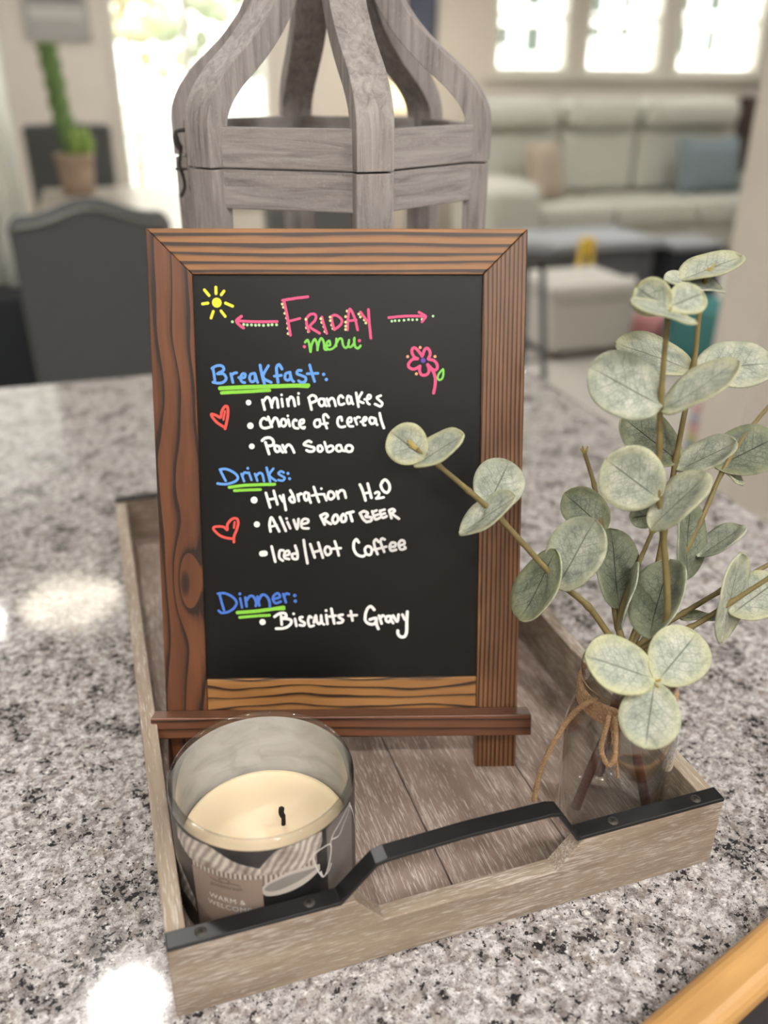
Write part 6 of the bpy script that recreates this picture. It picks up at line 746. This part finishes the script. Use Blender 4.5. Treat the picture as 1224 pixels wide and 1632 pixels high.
def pillow(label, x, y, z, w, hgt, col, name, rot=0.0, tilt=-.25):
    t = thing('throw_pillow', label, 'pillow', (x, y, z), rot, 'throw pillows on the sofa'); vs, fs = [], []; n = 14
    for s in (-1, 1):
        for i in range(n+1):
            for j in range(n+1):
                u, v = -1+2*i/n, -1+2*j/n; th = .085*(max(0, (1-u**4)*(1-v**4)))**.5
                pu = u*(1-.06*(1-abs(v)))*w/2; pv = v*(1-.06*(1-abs(u)))*hgt/2
                q = Vector((pu, s*th, pv+hgt/2)); q.y += -tilt*q.z*0+(hgt/2-q.z)*tilt; vs.append(q)
    m = (n+1)**2
    for s in range(2):
        for i in range(n):
            for j in range(n):
                k = s*m+i*(n+1)+j; q = (k, k+n+1, k+n+2, k+1); fs.append(q if s else q[::-1])
    MB().add(vs, fs, True).build('cover', plain(name, col, .9, .08, 60), t)
pillow('slate blue throw pillow at the wall end of the sofa', 5.02, 6.55, -.42, .62, .43, srgb(122, 134, 140), 'slate_blue_cover')
pillow('taupe and cream throw pillow at the lantern end of the sofa', 3.47, 6.52, -.42, .42, .42, srgb(178, 164, 146), 'taupe_cover', .5)
sh = thing('side_cabinet', 'dark brown cabinet in the corner beside the sofa, at the wall end', 'cabinet', (5.98, 7.15, FLOOR))
MB().box(5.86, 6.35, 6.95, 7.36, FLOOR, .30).build('body', DWOOD, sh, 'zxy', .004, world=True)
MB().box(5.88, 6.33, 6.935, 6.95, FLOOR+.05, .26).build('door', DWOOD, sh, 'zxy', .003, world=True)
lm = thing('floor_lamp', 'floor lamp with a warm lit shade, seen between the lantern ribs', 'lamp', (2.50, 6.95, FLOOR))
MB().lathe([(0, 0), (.13, 0), (.13, .02), (.02, .03), (0, .03)], 28).build('base', DARKMETAL, lm)
MB().tube([(0, 0, .03), (0, 0, 1.22)], .011, 10).build('pole', DARKMETAL, lm)
MB().lathe([(.19, 1.14), (.13, 1.42)], 32).build('lamp_shade', emit('lit_shade', (1.0, .80, .42, 1), .75), lm)
nv = thing('framed_print', 'navy framed print on the back wall above the lamp', 'picture', (2.72, WALLY, .68))
MB().box(2.60, 2.86, WALLY-.03, WALLY-.001, .68, 1.30).build('frame', plain('navy_frame', srgb(58, 64, 84), .6, .1, 20), nv, world=True, bevel=.003)
MB().box(2.63, 2.83, WALLY-.033, WALLY-.0301, .71, 1.27).build('print', plain('navy_print', srgb(78, 84, 104), .6, .15, 12), nv, world=True)
cf = thing('coffee_table', 'low blue-grey coffee table in front of the sofa', 'table', (3.1, 5.0, FLOOR))
TBL = plain('blue_grey_paint', srgb(150, 154, 160), .5, .06, 20)
MB().box(2.50, 3.47, 4.85, 5.45, -.52, -.47).build('tabletop', TBL, cf, world=True, bevel=.008)
MB().box(2.56, 3.41, 4.90, 5.40, -.70, -.521).build('apron', plain('dark_grey_paint', srgb(92, 94, 98), .6, .06, 20), cf, world=True)
for x in (2.54, 3.37):
    for y in (4.89, 5.35): MB().box(x, x+.06, y, y+.06, FLOOR, -.521).build('leg', plain('dark_grey_paint', srgb(92, 94, 98), .6), cf, world=True)
ot = thing('ottoman', 'light grey square ottoman in front of the coffee table', 'ottoman', (2.48, 4.2, FLOOR))
PALE = plain('light_grey_upholstery', srgb(198, 196, 190), .9, .04, 60)
MB().box(2.24, 2.74, 4.0, 4.45, FLOOR+.05, -.60).build('body', PALE, ot, world=True, bevel=.02, seg=3)
MB().box(2.23, 2.75, 3.99, 4.46, -.599, -.52).build('lid', PALE, ot, world=True, bevel=.025, seg=3)
for x in (2.27, 2.66):
    for y in (4.04, 4.37): MB().box(x, x+.05, y, y+.05, FLOOR, FLOOR+.05).build('foot', DWOOD, ot, world=True)
bs = thing('metal_stool', 'dark grey metal stool beyond the far corner of the counter', 'stool', (1.75, 3.45, FLOOR))
IRON = plain('gunmetal', srgb(92, 94, 98), .5, .1, 40, .3)
MB().lathe([(0, .68), (.155, .68), (.165, .695), (.16, .715), (0, .72)], 28).build('seat', IRON, bs)
for a in range(4):
    t = R(45+90*a); MB().tube([(.10*math.cos(t), .10*math.sin(t), .68), (.17*math.cos(t), .17*math.sin(t), 0)], .014, 8).build('leg', IRON, bs)
MB().tube([(.145*math.cos(k*math.pi/12), .145*math.sin(k*math.pi/12), .25) for k in range(25)], .009, 8).build('foot_ring', IRON, bs)
bx = thing('storage_box', 'black box on the floor beside the wall end, under the eucalyptus tips', 'box', (3.72, 4.95, FLOOR))
MB().box(3.53, 3.90, 4.80, 5.12, FLOOR, -.54).build('body', DARKFAB, bx, world=True, bevel=.01)
MB().box(3.52, 3.91, 4.79, 5.13, -.539, -.50).build('lid', plain('grey_lid', srgb(140, 142, 146), .6), bx, world=True, bevel=.01)
ye = thing('toy_easel', 'yellow A-shaped toy stand on the carpet by the coffee table', 'toy', (2.80, 4.66, FLOOR)); YEL = plain('yellow_plastic', srgb(222, 188, 72), .45, .05, 20)
for s in (-1, 1): MB().tube([(s*.085, 0, 0), (s*.03, 0, .44)], .018, 10).build('leg', YEL, ye)
MB().box(-.045, .045, -.03, .03, .43, .52).build('head', YEL, ye, bevel=.015, seg=3)
MB().box(-.07, .07, -.012, .012, .08, .12).build('crossbar', YEL, ye, bevel=.005)
te = thing('toy_bin', 'teal toy bin on the floor behind the eucalyptus, by the wall end', 'bin', (3.0, 3.78, FLOOR)); TEAL = plain('teal_plastic', srgb(84, 158, 160), .5, .06, 20)
MB().lathe([(0, .005), (.15, .0), (.185, .30), (.195, .31), (.185, .315), (.175, .30), (.142, .015), (0, .015)], 32).build('body', TEAL, te)
pk = thing('toy_ball', 'pink ball on the floor beside the teal toy bin', 'ball', (2.91, 4.10, FLOOR+.11))
MB().sphere((0, 0, 0), .11, 20).build('ball_skin', plain('pink_rubber', srgb(206, 140, 146), .5, .05, 20), pk)
bo = thing('sippy_cup', 'small cup with a colourful print, glimpsed between the eucalyptus stems', 'cup', (2.22, 2.70, FLOOR))
MB().lathe([(0, 0), (.036, 0), (.040, .02), (.040, .17), (.034, .18), (0, .18)], 24).build('cup_body', plain('cup_white', srgb(206, 200, 200), .4, .03, 20), bo)
for z, c in ((.03, srgb(110, 140, 190)), (.055, srgb(170, 190, 110)), (.08, srgb(224, 190, 110)), (.115, srgb(220, 130, 130)), (.145, srgb(150, 170, 200))):
    MB().lathe([(.0405, z), (.0407, z+.018)], 24).build('printed_stripe', plain('cup_print_%d' % int(z*1000), c, .5), bo)
MB().lathe([(0, .181), (.037, .181), (.037, .205), (.014, .212), (.012, .235), (0, .237)], 24).build('lid', plain('cup_lid_pink', srgb(214, 168, 172), .5), bo)
